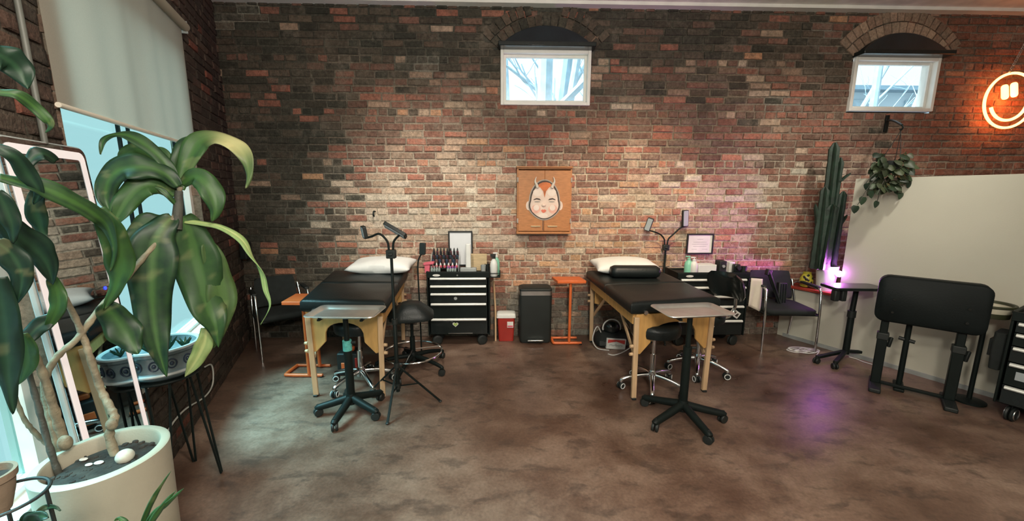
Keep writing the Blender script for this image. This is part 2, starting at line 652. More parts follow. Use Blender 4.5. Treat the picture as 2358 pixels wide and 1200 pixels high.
def back_tone(x, z, r):
    w = noise.noise(Vector((x * 1.4, z * 1.8, 3.1)))
    w2 = noise.noise(Vector((x * 1.1, z * 2.2, 9.7)))
    dark_zone, mid, low = zones(x, z, w)
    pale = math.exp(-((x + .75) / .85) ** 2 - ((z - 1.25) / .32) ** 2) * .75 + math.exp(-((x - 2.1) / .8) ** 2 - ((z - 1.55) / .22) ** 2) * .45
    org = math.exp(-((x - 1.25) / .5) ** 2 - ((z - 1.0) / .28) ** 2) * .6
    if r.random() < dark_zone * .85:
        c = mixc(DARK, BRN, r.random() ** 2 * .45)
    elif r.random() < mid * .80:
        q = r.random() + w2 * .3
        c = mixc(DRED, (.125, .078, .058), r.random())
        if q < .22:
            c = mixc(RED, DRED, r.random())
        elif q > .93:
            c = mixc(TAN, BRN, r.random())
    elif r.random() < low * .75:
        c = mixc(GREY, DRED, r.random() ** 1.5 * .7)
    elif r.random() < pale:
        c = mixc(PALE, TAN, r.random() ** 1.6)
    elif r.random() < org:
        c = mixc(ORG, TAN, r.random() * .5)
    else:
        q = r.random() + w2 * .6
        c = mixc(RED, DRED, r.random() ** 1.5) if q < .52 else (mixc(TAN, BRN, r.random() ** 1.4) if q < .74 else (mixc(RED, ORG, r.random() * .8) if q < .90 else mixc(TAN, PALE, r.random() * .6)))
    if x > 3.9:
        c = mixc(c, (.26, .085, .05), .55)
    return jit(c, r, .18)


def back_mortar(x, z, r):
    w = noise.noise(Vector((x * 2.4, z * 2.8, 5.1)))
    dark_zone, mid, low = zones(x, z, w)
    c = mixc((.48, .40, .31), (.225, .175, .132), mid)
    c = mixc(c, (.056, .053, .042), dark_zone * .95)
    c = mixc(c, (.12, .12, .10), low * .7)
    if w > .34 and dark_zone > .4:
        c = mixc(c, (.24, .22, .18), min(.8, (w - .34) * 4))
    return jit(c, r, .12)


def brick_wall(s0, s1, z1, put, tone, mortar, holes, seed, ch=.0675, bl=.205):
    """one mesh: a mortar bed and worn bricks standing a little proud of it; put(s, z, d) gives the place, d = depth in front of the bed"""
    r = random.Random(seed)
    mb = MB()
    nc = int(math.ceil(z1 / ch))
    for ci in range(nc):
        za, zb = ci * ch, min((ci + 1) * ch, z1)
        zm = (za + zb) / 2
        cuts = sorted(h for h in (hf(zm) for hf in holes) if h)
        header = ci % 7 == 5
        s = s0 - r.random() * .2
        while s < s1:
            L = (bl * .5 if header else bl) * r.uniform(.86, 1.12)
            if not header and r.random() < .10:
                L *= .55
            segs = [(max(s, s0), min(s + L, s1))]
            for h0, h1 in cuts:
                segs = [q for a, b in segs for q in ((a, min(b, h0)), (max(a, h1), b)) if q[1] - q[0] > .004]
            for a, b in segs:
                if b - a < .004:
                    continue
                cm = tuple(mortar((a + b) / 2, zm, r))
                mb.add([put(a, za, 0), put(b, za, 0), put(b, zb, 0), put(a, zb, 0)], [(0, 1, 2, 3)], None, cm)
                if b - a > .035 and zb - za > .04:
                    c = tone((a + b) / 2, zm, r) + cm
                    dp = r.uniform(.004, .016) if r.random() > .05 else .002
                    j = lambda k=.0036: r.uniform(-k, k)
                    g, g2 = r.uniform(.005, .011), r.uniform(.005, .010)
                    q = [(a + g + j(.004), za + g2 + j()), (b - g + j(.004), za + g2 + j()), (b - g + j(.004), zb - g2 + j()), (a + g + j(.004), zb - g2 + j())]
                    i = .005
                    q2 = [(q[0][0] + i, q[0][1] + i), (q[1][0] - i, q[1][1] + i), (q[2][0] - i, q[2][1] - i), (q[3][0] + i, q[3][1] - i)]
                    vs = [put(x, z, -.004) for x, z in q] + [put(x, z, dp * .75) for x, z in q] + [put(x, z, dp + r.uniform(-.002, .002)) for x, z in q2]
                    mb.add(vs, [(0, 1, 5, 4), (1, 2, 6, 5), (2, 3, 7, 6), (3, 0, 4, 7), (4, 5, 9, 8), (5, 6, 10, 9), (6, 7, 11, 10), (7, 4, 8, 11), (8, 9, 10, 11)], None, c)
            s += L
    return mb


# ---- back wall with its two arched openings
WIN = [(.004, .862, 2.332, 2.825, .205), (3.425, 4.275, 2.305, 2.80, .215)]


def hole_of(w):
    x0, x1, za, zb, rise = w
    c = (x1 - x0) + .03
    rad = (c * c / 8 + rise * rise / 2) / rise

    def f(z):
        if za <= z <= zb:
            return (x0, x1)
        if zb < z < zb + rise:
            h = z - zb + rad - rise
            q = math.sqrt(max(0, rad * rad - h * h))
            return ((x0 + x1) / 2 - q, (x0 + x1) / 2 + q)
        return None
    return f


bput = lambda s, z, d: Vector((s, BY - d, z))
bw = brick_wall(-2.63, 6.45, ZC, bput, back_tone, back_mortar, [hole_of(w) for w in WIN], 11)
# arches of upright bricks over both openings, and the reveals behind
r_ = random.Random(5)
for wi, (x0, x1, za, zb, rise) in enumerate(WIN):
    c = x1 - x0 + .03
    rad = (c * c / 8 + rise * rise / 2) / rise
    cx, cz = (x0 + x1) / 2, zb + rise - rad
    amax = math.asin(c / 2 / rad)
    for ring in range(2):
        ra, rb = rad + .006 + ring * .105, rad + .100 + ring * .105
        n = 15 + ring * 3
        for k in range(n):
            a0, a1 = -amax + 2 * amax * (k + .08) / n, -amax + 2 * amax * (k + .92) / n
            tone = (jit(mixc(TAN, BRN, r_.random()), r_, .25) + (.19, .155, .12)) if wi == 1 else (jit(mixc(DARK, BRN, r_.random() * .4), r_, .2) + (.058, .055, .044))
            P = [(cx + q * math.sin(a), cz + q * math.cos(a)) for q, a in ((ra, a0), (ra, a1), (rb, a1), (rb, a0))]
            if max(p[1] for p in P) > ZC - .004:
                continue
            dp = .021 + r_.uniform(0, .004)
            vs = [bput(x, z, -.01) for x, z in P] + [bput(x, z, dp) for x, z in P]
            bw.add(vs, [(0, 1, 5, 4), (1, 2, 6, 5), (2, 3, 7, 6), (3, 0, 4, 7), (4, 5, 6, 7)], None, tone)
    for k in range(24):
        a0, a1 = -amax * 1.05 + 2.1 * amax * k / 24, -amax * 1.05 + 2.1 * amax * (k + 1) / 24
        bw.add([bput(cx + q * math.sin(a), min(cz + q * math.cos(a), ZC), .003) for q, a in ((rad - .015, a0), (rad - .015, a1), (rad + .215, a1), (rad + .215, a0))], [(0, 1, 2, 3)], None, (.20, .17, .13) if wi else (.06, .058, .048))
    for (xa, za_, xb, zb_) in ((x0, za, x1, za), (x0, za, x0, zb), (x1, za, x1, zb), (x0, zb, x1, zb)):
        bw.add([bput(xa, za_, 0), bput(xb, zb_, 0), bput(xb, zb_, -.13), bput(xa, za_, -.13)], [(0, 1, 2, 3)], None, (.12, .10, .08))
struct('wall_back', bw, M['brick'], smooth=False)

# ---- window wall on the left
LW_OPEN = (-.47, 1.0, .53, 2.66)
LW_OPEN2 = (-2.3, -.80, .50, 2.60)


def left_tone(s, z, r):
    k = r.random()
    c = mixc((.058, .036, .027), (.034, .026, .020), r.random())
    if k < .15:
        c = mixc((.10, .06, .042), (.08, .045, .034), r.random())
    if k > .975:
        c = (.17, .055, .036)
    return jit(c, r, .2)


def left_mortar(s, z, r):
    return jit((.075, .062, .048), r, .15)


lput = lambda s, z, d: lwp(s, d, z)
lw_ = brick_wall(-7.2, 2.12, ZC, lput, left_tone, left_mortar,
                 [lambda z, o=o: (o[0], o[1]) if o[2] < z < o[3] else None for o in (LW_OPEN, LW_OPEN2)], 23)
# brick reveals of the openings
for o in (LW_OPEN, LW_OPEN2):
    t0, t1, za, zb = o
    for k in range(int((zb - za) / .0675) + 1):
        z0_, z1_ = za + k * .0675, min(za + (k + 1) * .0675, zb)
        if z1_ - z0_ < .01:
            continue
        for tt, sg in ((t0, 1), (t1, -1)):
            e = r_.uniform(-.012, .010)
            for d0, d1 in ((.012, -.05), (-.05, -.12)):
                lw_.add([lput(tt + sg * e, z0_, d0), lput(tt + sg * e, z1_ - .008, d0), lput(tt + sg * e, z1_ - .008, d1 + .006), lput(tt + sg * e, z0_, d1 + .006)], [(0, 1, 2, 3)], None, jit((.17, .115, .085) if r_.random() < .6 else (.28, .22, .17), r_, .25))
                lw_.add([lput(tt, z0_, d0), lput(tt, z1_, d0), lput(tt, z1_, d1), lput(tt, z0_, d1)], [(0, 1, 2, 3)], None, (.2, .17, .13))
    lw_.add([lput(t0, zb, .01), lput(t1, zb, .01), lput(t1, zb, -.12), lput(t0, zb, -.12)], [(0, 1, 2, 3)], None, (.12, .09, .07))
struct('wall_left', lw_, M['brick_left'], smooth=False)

# ---- floor, ceiling, the walls out of the picture
fb = MB()
nx, ny = 12, 10
X0, X1, Y0, Y1 = -4.0, 6.5, -4.2, 4.1
XL0, XL1 = lwp((Y0 - LA.y) / LD.y, -.05, 0).x, lwp((Y1 - LA.y) / LD.y, -.05, 0).x
SLAB = [(XL0, Y0), (X1, Y0), (X1, Y1), (XL1, Y1)]
fb.prism(SLAB, (0, 0, -.1), (1, 0, 0), (0, 1, 0), .1)
cb = MB().prism(SLAB, (0, 0, ZC), (1, 0, 0), (0, 1, 0), .1)
struct('floor', fb, M['floor'], smooth=False)
struct('ceiling', cb, M['ceiling'], smooth=False)
struct('wall_front', MB().box(((XL0 + X1) / 2, -4.2, ZC / 2), (X1 - XL0, .1, ZC)), M['plain_wall'], smooth=False)
struct('wall_right', MB().box((6.5, -.05, ZC / 2), (.1, 8.3, ZC)), M['plain_wall'], smooth=False)
# painted rail along the top of the brickwork
struct('trim_1', MB().box((1.85, BY - .045, ZC - .014), (9.0, .09, .028)), M['white_trim'], smooth=False)

# ---- half wall on the right: low run with a red cap, then the tall run
t_low, t_tall, t_end = .43, 4.2, 4.2
hw = MB()
hw.prism([(-.06, 0), (t_tall, 0), (t_tall, 1.66), (t_low, 1.635), (t_low, .535), (-.06, .535)], PA - PN * .14, PD, (0, 0, 1), -.14 if PD.cross(Vector((0, 0, 1))).dot(PN) < 0 else .14)
struct('wall_partition', hw, M['white_wall'], smooth=False)
cp = MB()
cp.prism([(-.05, .535), (t_low + .0, .535), (t_low + .0, .562), (-.05, .562)], PA - PN * .16, PD, (0, 0, 1), -.20 if PD.cross(Vector((0, 0, 1))).dot(PN) < 0 else .20)
struct('trim_2', cp, M['red_cap'], bevel=.004)
bb = MB()
bb.prism([(0, 0), (t_tall, 0), (t_tall, .035), (0, .035)], PA, PD, (0, 0, 1), -.012 if PD.cross(Vector((0, 0, 1))).dot(PN) < 0 else .012)
struct('baseboard_right', bb, M['grey_plastic'], smooth=False)


# ---- windows
def arched_window(n, w):
    x0, x1, za, zb, rise = w
    cx = (x0 + x1) / 2
    root = bpy.data.objects.new('window_%d' % n, None)
    root.location = (cx, BY, za)
    COL.objects.link(root)
    root['kind'] = 'structure'
    fw, y0, y1 = .030, BY - .035, BY + .12
    fr = MB()
    ym, dy = (y0 + y1) / 2, y1 - y0
    fr.box((x0 + fw / 2, ym, (za + zb) / 2), (fw, dy, zb - za))
    fr.box((x1 - fw / 2, ym, (za + zb) / 2), (fw, dy, zb - za))
    fr.box((cx, ym, za + fw / 2), (x1 - x0 - 2 * fw, dy, fw))
    fr.box((cx, ym, zb - fw / 2), (x1 - x0 - 2 * fw, dy, fw))
    obj('window_frame', fr, M['white_trim'], root, bevel=.004)
    sh = MB()
    ya = BY + .035
    iw, ih = x1 - x0 - 2 * fw, zb - za - 2 * fw
    for sx in (-1, 1):
        sh.box((cx + sx * (iw / 2 - .012), ya, (za + zb) / 2), (.024, .035, ih))
    for sz in (-1, 1):
        sh.box((cx, ya, (za + zb) / 2 + sz * (ih / 2 - .012)), (iw - .048, .035, .024))
    obj('sash', sh, M['white_trim'], root, bevel=.003)
    obj('pane', MB().box((cx, ya, (za + zb) / 2), (iw - .05, .006, ih - .05)), M['glass_clear'], root, smooth=False)
    c = x1 - x0 + .02
    rad = (c * c / 8 + rise * rise / 2) / rise
    am = math.asin(c / 2 / rad)
    poly = [(rad * math.sin(-am + 2 * am * k / 20), rad * math.cos(-am + 2 * am * k / 20) - rad + rise) for k in range(21)]
    pa = MB()
    pa.prism(poly[::-1], (cx, BY - .05, zb), (1, 0, 0), (0, 0, 1), -.10)
    for v in pa.v:      # the board leans out towards its foot
        v.y -= .065 * (1 - (v.z - zb) / rise)
    obj('arch_panel', pa, M['panel_dark'], root, bevel=.006)
    obj('ledge', MB().box((cx, BY - .065, zb + .018), (c + .02, .15, .040)), M['black_gloss'], root, bevel=.006)
    return root


arched_window(2, WIN[0])
arched_window(3, WIN[1])


od0 = -.065


def tall_window(n, o, mull):
    t0, t1, za, zb = o
    root = bpy.data.objects.new('window_%d' % n, None)
    root.location = lwp((t0 + t1) / 2, od0, za)
    COL.objects.link(root)
    root['kind'] = 'structure'
    fr = MB()
    od = -.065
    up = Vector((0, 0, 1))
    for t in (t0 + .025, t1 - .025):
        fr.bar(lwp(t, od, za), lwp(t, od, zb), .05, .06, up=LN)
    for z in (za + .025, zb - .025):
        fr.bar(lwp(t0 + .05, od, z), lwp(t1 - .05, od, z), .06, .05)
    obj('window_frame', fr, M['white_trim'], root, smooth=False)
    for t, wd in mull:
        m_ = MB()
        m_.bar(lwp(t, od, za + .05), lwp(t, od, zb - .05), wd, .014, up=LN)
        obj('mullion', m_, M['black'], root, smooth=False)
    p = MB()
    p.bar(lwp((t0 + .05), od - .01, (za + zb) / 2), lwp(t1 - .05, od - .01, (za + zb) / 2), .006, zb - za - .1)
    obj('pane', p, M['glass_tint'], root, smooth=False)
    s = MB()
    s.bar(lwp(t0 + .003, -.01, za + .014), lwp(t1 - .003, -.01, za + .014), .085, .028)
    obj('window_sill', s, M['white_trim'], root, bevel=.004)
    return root


tall_window(1, LW_OPEN, [(.145, .016), (.25, .012), (.885, .016)])
tall_window(4, LW_OPEN2, [(-1.55, .016)])

# ---- roller blind on the window wall
rb = thing('roller_blind', 'large beige roller blind half lowered over the tall left window', 'blind', lwp(.28, .05, 2.6))
fab = MB()
nt_, nz_ = 40, 3
T0, T1, ZB, ZT = -.53, .975, 1.82, 2.625
vs, fs = [], []
for j in range(nz_ + 1):
    for i in range(nt_ + 1):
        t = T0 + (T1 - T0) * i / nt_
        w = .006 * math.sin(i * .9) * (1 - j / nz_) + .012 * math.exp(-((t - .42) / .06) ** 2) * (1 - .5 * j / nz_)
        vs.append(lwp(t, .035 + w, ZB + (ZT - ZB) * j / nz_))
for j in range(nz_):
    for i in range(nt_):
        a = j * (nt_ + 1) + i
        fs.append((a, a + 1, a + nt_ + 2, a + nt_ + 1))
obj('fabric', MB().add(vs, fs), blind_mat(), rb)
obj('roller_tube', MB().cyl(lwp(T0 - .01, .055, ZT), lwp(T1 + .012, .055, ZT), .028, n=20), M['planter'], rb)
obj('bottom_bar', MB().tube([lwp(T0, .036, ZB), lwp(T1, .036, ZB)], .010, 10), M['ivory'], rb)
for t in (T0 - .015, T1 + .018):
    obj('bracket', MB().box((0, 0, 0), (.012, .075, .08), frame(lwp(t, .030, ZT), LD, LN)), M['grey_plastic'], rb, bevel=.003)

# ---- conduit on the pier
cd = MB()
cd.tube([lwp(-.62, .024, .02), lwp(-.62, .024, 1.2), lwp(-.62, .024, 2.2), lwp(-.62, .024, ZC - .02)], .009, 10)
tag(obj('conduit_pipe', cd, M['conduit'], base=lwp(-.6, .03, 0)), 'thin grey conduit pipe running up the brick pier beside the blind', 'pipe')
# ---- dark box low on the end of the window wall
tag(obj('speaker_box', MB().box((0, 0, 0), (.06, .10, .16), frame(at(566, 577, 3.86), (1, 0, 0), (0, 1, 0))), M['black_plastic'], base=at(566, 577, 3.86), bevel=.006), 'small black box fixed in the dark brick corner above the chair', 'box')
# ================================================================ MASSAGE TABLES
def massage_table(nl, nr, flft, frgt, zt, label, lift):
    """corners of the top seen from above: near left, near right, far left, far right"""
    nl, nr, fa, fb_ = [Vector((p[0], p[1], 0)) for p in (nl, nr, flft, frgt)]
    c = (nl + nr + fa + fb_) / 4
    root = thing('massage_table', label, 'massage table', c, 'massage tables')
    P = lambda a, b, z: nl.lerp(nr, a).lerp(fa.lerp(fb_, a), b) + Vector((0, 0, z))
    th = .095
    # two padded halves
    for b0, b1 in ((0, .495), (.505, 1)):
        na, nb = 18, 16
        mb = MB()
        vs, fs = [], []
        r = .035

        def prof(u):
            e = min(u, 1 - u)
            k = max(0, 1 - e / .055)
            return math.sqrt(max(0, 1 - k * k))
        for side in (1, -1):
            for j in range(nb + 1):
                for i in range(na + 1):
                    u, v = i / na, j / nb
                    u, v = .5 - .5 * math.cos(PI * u), .5 - .5 * math.cos(PI * v)
                    puff = min(prof(u), prof(v))
                    wr = .004 * noise.noise(Vector((u * 5, v * 4 + b0 * 7, c.x)))
                    b = b0 + (b1 - b0) * v
                    z = zt - th / 2 + side * (th / 2 - .022 + .022 * puff) + (wr * puff if side > 0 else 0)
                    if lift and side > 0:
                        z += .012 * math.sin(PI * v) * math.sin(PI * u)
                    ins = (1 - puff) * .0
                    q = P(u, b, z)
                    if side < 0:
                        q = P(u, b, z)
                    vs.append(q)
        m = (na + 1) * (nb + 1)
        for s_ in (0, m):
            for j in range(nb):
                for i in range(na):
                    a = s_ + j * (na + 1) + i
                    fs.append((a, a + 1, a + na + 2, a + na + 1))
        ring = [i for i in range(na + 1)] + [j * (na + 1) + na for j in range(1, nb + 1)] + [nb * (na + 1) + i for i in range(na - 1, -1, -1)] + [j * (na + 1) for j in range(nb - 1, 0, -1)]
        for k in range(len(ring)):
            a, b = ring[k], ring[(k + 1) % len(ring)]
            fs.append((a, b, b + m, a + m))
        obj('cushion', mb.add(vs, fs), M['vinyl'], root, ang=60, bevel=.008)
    # rail under the cushions
    zr0, zr1 = zt - th - .075, zt - th
    ra = MB()
    for a in (.06, .94):
        ra.bar(P(a, .03, (zr0 + zr1) / 2), P(a, .97, (zr0 + zr1) / 2), .022, zr1 - zr0)
    for b in (.04, .49, .51, .96):
        ra.bar(P(.06, b, (zr0 + zr1) / 2), P(.94, b, (zr0 + zr1) / 2), .022, zr1 - zr0)
    obj('rail', ra, M['wood'], root, smooth=False)
    U = (nr - nl).normalized()
    V = (fa - nl).normalized()
    for end, b in (('n', .030), ('f', .955)):
        # end board cut to an arch, tapering to the legs
        o = P(.5, b, 0)
        W = (P(.93, b, 0) - P(.07, b, 0)).length
        h = W / 2
        z1, zlow = zr1, .36 if end == 'n' else .44
        arc = []
        for k in range(13):
            a = PI * k / 12
            arc.append((-math.cos(a) * (h - .125) * (1 if math.sin(a) < .99 else 1), zlow + .07 + (z1 - .075 - zlow - .07) * math.sin(a) ** .55))
        poly = [(-h, z1), (-h, zlow), (-h + .045, zlow - .015)] + arc + [(h - .045, zlow - .015), (h, zlow), (h, z1)]
        bd = MB().prism(poly, o, U, (0, 0, 1), .016)
        obj('end_board', bd, M['wood'], root, bevel=.003, seg=1)
        for a in (.075, .925):
            sg = -1 if a < .5 else 1
            lg = MB()
            yo = -V * .020 if end == 'n' else V * .030
            top, bot = P(a, b, z1 - .02) + yo, P(a, b, .012) + yo - U * (sg * .012)
            lg.bar(top, bot, .036, .024, up=V)
            leg = obj('leg', lg, M['wood_pale'], root, bevel=.003)
            for zz in (zlow - .005, zlow + .055):
                kp = P(a, b, zz) + yo + U * (sg * .018)
                obj('knob', MB().cyl(kp, kp + U * (sg * .022), .014, .011, 10), M['wood_pale'], leg)
            obj('foot', MB().box(tuple(P(a, b, .008) + yo - U * (sg * .012)), (.030, .040, .016)), M['black_plastic'], leg, bevel=.003)
    # braces from the legs to the middle, and the cables
    for a in (.105, .895):
        for b, bm_ in ((.035, .36), (.955, .64)):
            obj('brace', MB().bar(P(a, b, .30), P(a, bm_, zr0 + .01), .012, .030), M['wood_pale'], root, bevel=.002)
    for a in (.14, .86):
        cb = MB()
        cb.tube([P(a, .05, .40), P(a, .50, .56), P(a, .95, .40)], .0025, 6)
        obj('cable', cb, M['steel'], root)
    for a in (.16, .80):
        q = P(a, 0, zt - th + .018)
        obj('buckle', MB().cyl(q, q - V * .012, .014, n=14), M['steel'], root)
    return root


massage_table((-1.435, 2.74), (-.815, 2.69), (-1.655, 3.84), (-.93, 3.86), .745, 'black massage table with a lone white pillow, left of the tool chest with ink bottles', True)
massage_table((.915, 2.62), (1.625, 2.75), (.855, 3.80), (1.60, 3.76), .745, 'black massage table with a white pillow and black bolster, right of the dark bin', False)


def pillow(name, c, s, rz, label, mat, tilt=0, p=.75):
    n_u, n_v = 28, 14
    mb = MB()
    vs, fs = [], []
    for side in (1, -1):
        for j in range(n_v + 1):
            for i in range(n_u + 1):
                u, v = -1 + 2 * i / n_u, -1 + 2 * j / n_v
                e = (1 - abs(u) ** 2.6) * (1 - abs(v) ** 2.6)
                z = side * s[2] / 2 * max(0, e) ** .5 * (1 + .10 * noise.noise(Vector((u * 1.8 + c[0], v * 1.8, side))))
                k = 1 - .06 * (abs(u * v)) + 0
                pin = 1 - .10 * (1 - abs(v) ** 2) * abs(u) ** 6
                vs.append((u * s[0] / 2 * (1 - .09 * (1 - abs(v)) * abs(u) ** 8), v * s[1] / 2 * (1 - .09 * (1 - abs(u)) * abs(v) ** 8), z))
    m = (n_u + 1) * (n_v + 1)
    for q in (0, m):
        for j in range(n_v):
            for i in range(n_u):
                a = q + j * (n_u + 1) + i
                fs.append((a, a + 1, a + n_u + 2, a + n_u + 1))
    mb.add(vs, fs, rot(tilt, 0, rz, c))
    o = obj(name, mb, mat, base=c)
    bm = bmesh.new()
    bm.from_mesh(o.data)
    bmesh.ops.remove_doubles(bm, verts=bm.verts, dist=.0006)
    bmesh.ops.recalc_face_normals(bm, faces=bm.faces)
    bm.to_mesh(o.data)
    bm.free()
    o.data.shade_smooth()
    return tag(o, label, 'pillow' if 'pillow' in name else 'bolster')


pillow('pillow', (-1.135, 3.735, .815), (.60, .36, .135), -.02, 'white pillow on the head of the left massage table', M['pillow'], R(6))
pillow('pillow', (1.20, 3.70, .812), (.62, .36, .135), .03, 'white pillow under the black bolster on the right massage table', M['pillow'], R(6))
bo = MB().rrect([(.40, .06, .028, -.055), (.44, .13, .05, -.035), (.45, .15, .05, .0), (.44, .13, .05, .035), (.39, .06, .028, .052)], rot(0, 0, -.04, (1.215, 3.44, .803)))
tag(obj('bolster', bo, M['vinyl'], base=(1.215, 3.44, .75), ang=70), 'flat black vinyl bolster lying against the right pillow', 'bolster')


# ================================================================ INSTRUMENT TRAY STANDS
def caster(c, ang, parent, r=.026, mat='black_plastic', hub=None):
    """c = point on the floor under the wheel"""
    d = Vector((math.cos(ang), math.sin(ang), 0))
    n = Vector((-d.y, d.x, 0))
    mb = MB()
    ctr = Vector((c[0], c[1], r))
    for k in (-1, 1):
        a = ctr + n * (k * .004)
        mb.lathe([(r * .55, 0), (r * .95, .001), (r, .005), (r, .012), (r * .9, .016), (r * .5, .017)], (0, 0, 0), 18, frame(a, d, Vector((0, 0, 1)), n * k))
    mb.cyl(ctr + Vector((0, 0, r * .3)), ctr + Vector((0, 0, r * 1.9)), .008, n=8)
    o = obj('caster', mb, M[mat], parent)
    if hub:
        h = MB()
        for k in (-1, 1):
            h.tube([ctr + n * (k * .0215) + (d * math.cos(a) + Vector((0, 0, 1)) * math.sin(a)) * r * .72 for a in [2 * PI * i / 16 for i in range(16)]], .0035, 6, closed=True)
        obj('wheel_ring', h, M[hub], o)
    return o


def five_star(root, c, rr, a0, mat, zh=.115, zt=.07, thick=(.026, .018), cmat='black_plastic', hub=None, wr=.026, arch=0, n=5):
    hb = MB().lathe([(.034, zh - .04), (.036, zh + .01), (.028, zh + .035)], (c[0], c[1], 0), 20)
    obj('hub', hb, M[mat], root)
    for k in range(n):
        a = a0 + 2 * PI * k / n
        d = Vector((math.cos(a), math.sin(a), 0))
        cc = Vector((c[0], c[1], 0))
        pts = spline([cc + d * .02 + Vector((0, 0, zh)), cc + d * rr * .5 + Vector((0, 0, (zh + zt) / 2 + arch)), cc + d * rr * .97 + Vector((0, 0, zt + arch * .2)), cc + d * rr + Vector((0, 0, wr * 1.9))], 5)
        m = len(pts)
        lg = MB().tube(pts, [thick[0] + (thick[1] - thick[0]) * i / (m - 1) for i in range(m)], 10)
        # flatten sideways a little so that it reads as a cast leg
        leg = obj('leg', lg, M[mat], root)
        caster(cc + d * rr, a + .5, leg, wr, cmat, hub)


def tray_stand(c, tc, tz, ta, ts, a0, rr, label, tape):
    root = thing('instrument_stand', label, 'tray stand', (c[0], c[1], 0), 'rolling instrument stands')
    five_star(root, c, rr, a0, 'black', zh=.11, zt=.062, thick=(.027, .020), wr=.029)
    po = MB()
    po.cyl((c[0], c[1], .12), (c[0], c[1], .52), .027, n=16)
    po.cyl((c[0], c[1], .50), (c[0], c[1], tz - .02), .017, n=16)
    pole = obj('pole', po, M['black'], root)
    if tape:
        obj('tape', MB().cyl((c[0], c[1], .455), (c[0], c[1], .525), .0292, n=16), M['teal'], pole, label='turquoise tape around the pole')
    kn = MB().cyl((c[0] + .02, c[1], .51), (c[0] + .055, c[1], .51), .009, n=10)
    obj('clamp_knob', kn, M['black_plastic'], pole)
    w, d = ts
    T = rot(0, 0, ta, (tc[0], tc[1], tz))
    fr = MB()
    fr.add([], [])
    fr.box((0, 0, -.018), (w * .62, .03, .014), T)
    fr.box((-w * .3, 0, -.012), (.016, d * .8, .012), T)
    fr.box((w * .3, 0, -.012), (.016, d * .8, .012), T)
    fr.cyl(Vector((c[0], c[1], tz - .03)), T @ Vector((0, 0, -.018)), .012, n=10)
    obj('tray_frame', fr, M['black'], root)
    tr = MB().rrect([(w - .07, d - .07, .03, 0), (w - .03, d - .03, .035, .018), (w, d, .04, .021), (w + .004, d + .004, .042, .016), (w - .002, d - .002, .04, .018), (w - .034, d - .034, .035, .014), (w - .074, d - .074, .03, -.004)], T, cap0=True, cap1=True)
    obj('tray', tr, M['tray'], root, ang=30)
    return root


tray_stand((-1.03, 2.52), (-1.025, 2.535), .705, R(-3), (.46, .27), R(190), .215, 'rolling steel tray stand with turquoise tape in front of the left massage table', True)
tray_stand((1.215, 2.375), (1.245, 2.425), .735, R(6), (.45, .28), R(208), .26, 'rolling steel tray stand in front of the right massage table, with no tape', False)


# ================================================================ STOOLS
def stool(c, zs, rs, rr, a0, label, base='chrome', back=None, ring=None, hub='white_plastic', saddle=False, cz=.028, seat_c=None):
    root = thing('rolling_stool', label, 'stool', (c[0], c[1], 0), 'rolling stools')
    five_star(root, c, rr, a0, base, zh=.12, zt=.075, thick=(.020, .014), hub=hub, wr=cz, arch=.012)
    sc = seat_c or c
    obj('gas_lift', MB().tube([(c[0], c[1], .13), (c[0], c[1], zs * .58), (c[0], c[1], zs * .581), (c[0], c[1], zs - .06)], [.022, .022, .013, .013], 14), M['chrome' if base == 'chrome' else 'black'], root)
    if saddle:
        st = MB().rrect([(.20, .20, .06, -.05), (.36, .32, .10, -.035), (.37, .33, .11, -.005), (.26, .25, .08, .045), (.16, .17, .06, .085), (.10, .11, .04, .095)], rot(0, 0, .2, (c[0], c[1], zs)))
    else:
        st = MB().lathe([(rs * .80, -.045), (rs * .97, -.04), (rs, -.02), (rs, .015), (rs * .96, .038), (rs * .8, .050), (rs * .4, .054)], (sc[0], sc[1], zs), 36)
    obj('seat', st, M['vinyl'], root, ang=60)
    obj('seat_plate', MB().lathe([(.05, zs - .075), (rs * .6, zs - .062), (rs * .78, zs - .046)], (c[0], c[1], 0), 24), M['black'], root)
    if ring:
        rg = MB().tube([(c[0] + ring[0] * math.cos(a), c[1] + ring[0] * math.sin(a), ring[1]) for a in [2 * PI * i / 40 for i in range(40)]], .009, 8, closed=True)
        fr_ = obj('foot_ring', rg, M['chrome'], root)
        sp = MB()
        for k in range(3):
            a = 2 * PI * k / 3 + .5
            sp.tube([(c[0] + .02 * math.cos(a), c[1] + .02 * math.sin(a), ring[1] + .02), (c[0] + ring[0] * math.cos(a), c[1] + ring[0] * math.sin(a), ring[1])], .006, 8)
        obj('spoke', sp, M['chrome'], fr_)
    if back:
        bx, by, bz, ba = back
        d = Vector((math.cos(ba), math.sin(ba), 0))
        n = Vector((-d.y, d.x, 0))
        vs, fs = [], []
        nu, nv = 14, 8
        for s_ in (0, 1):
            for j in range(nv + 1):
                for i in range(nu + 1):
                    u, v = -1 + 2 * i / nu, -1 + 2 * j / nv
                    w_ = .20 * math.sqrt(max(0.02, 1 - .55 * (abs(v) ** 3)))
                    e = (1 - abs(u) ** 4) * (1 - abs(v) ** 4)
                    p = Vector((bx, by, bz)) + n * (u * w_) + Vector((0, 0, v * .115)) + d * (-.09 * u * u + (s_ * 2 - 1) * .03 * max(e, 0) ** .5 - .03 * v)
                    vs.append(p)
        mm = (nu + 1) * (nv + 1)
        for q in (0, mm):
            for j in range(nv):
                for i in range(nu):
                    a = q + j * (nu + 1) + i
                    fs.append((a, a + 1, a + nu + 2, a + nu + 1))
        obj('backrest', MB().add(vs, fs), M['black_gloss'], root)
        st_ = MB().tube(spline([Vector((c[0], c[1], zs - .05)), Vector((bx, by, zs - .06)) + d * .02, Vector((bx, by, bz)) + d * .03], 6), .013, 8)
        obj('back_stem', st_, M['chrome'], root)
    return root


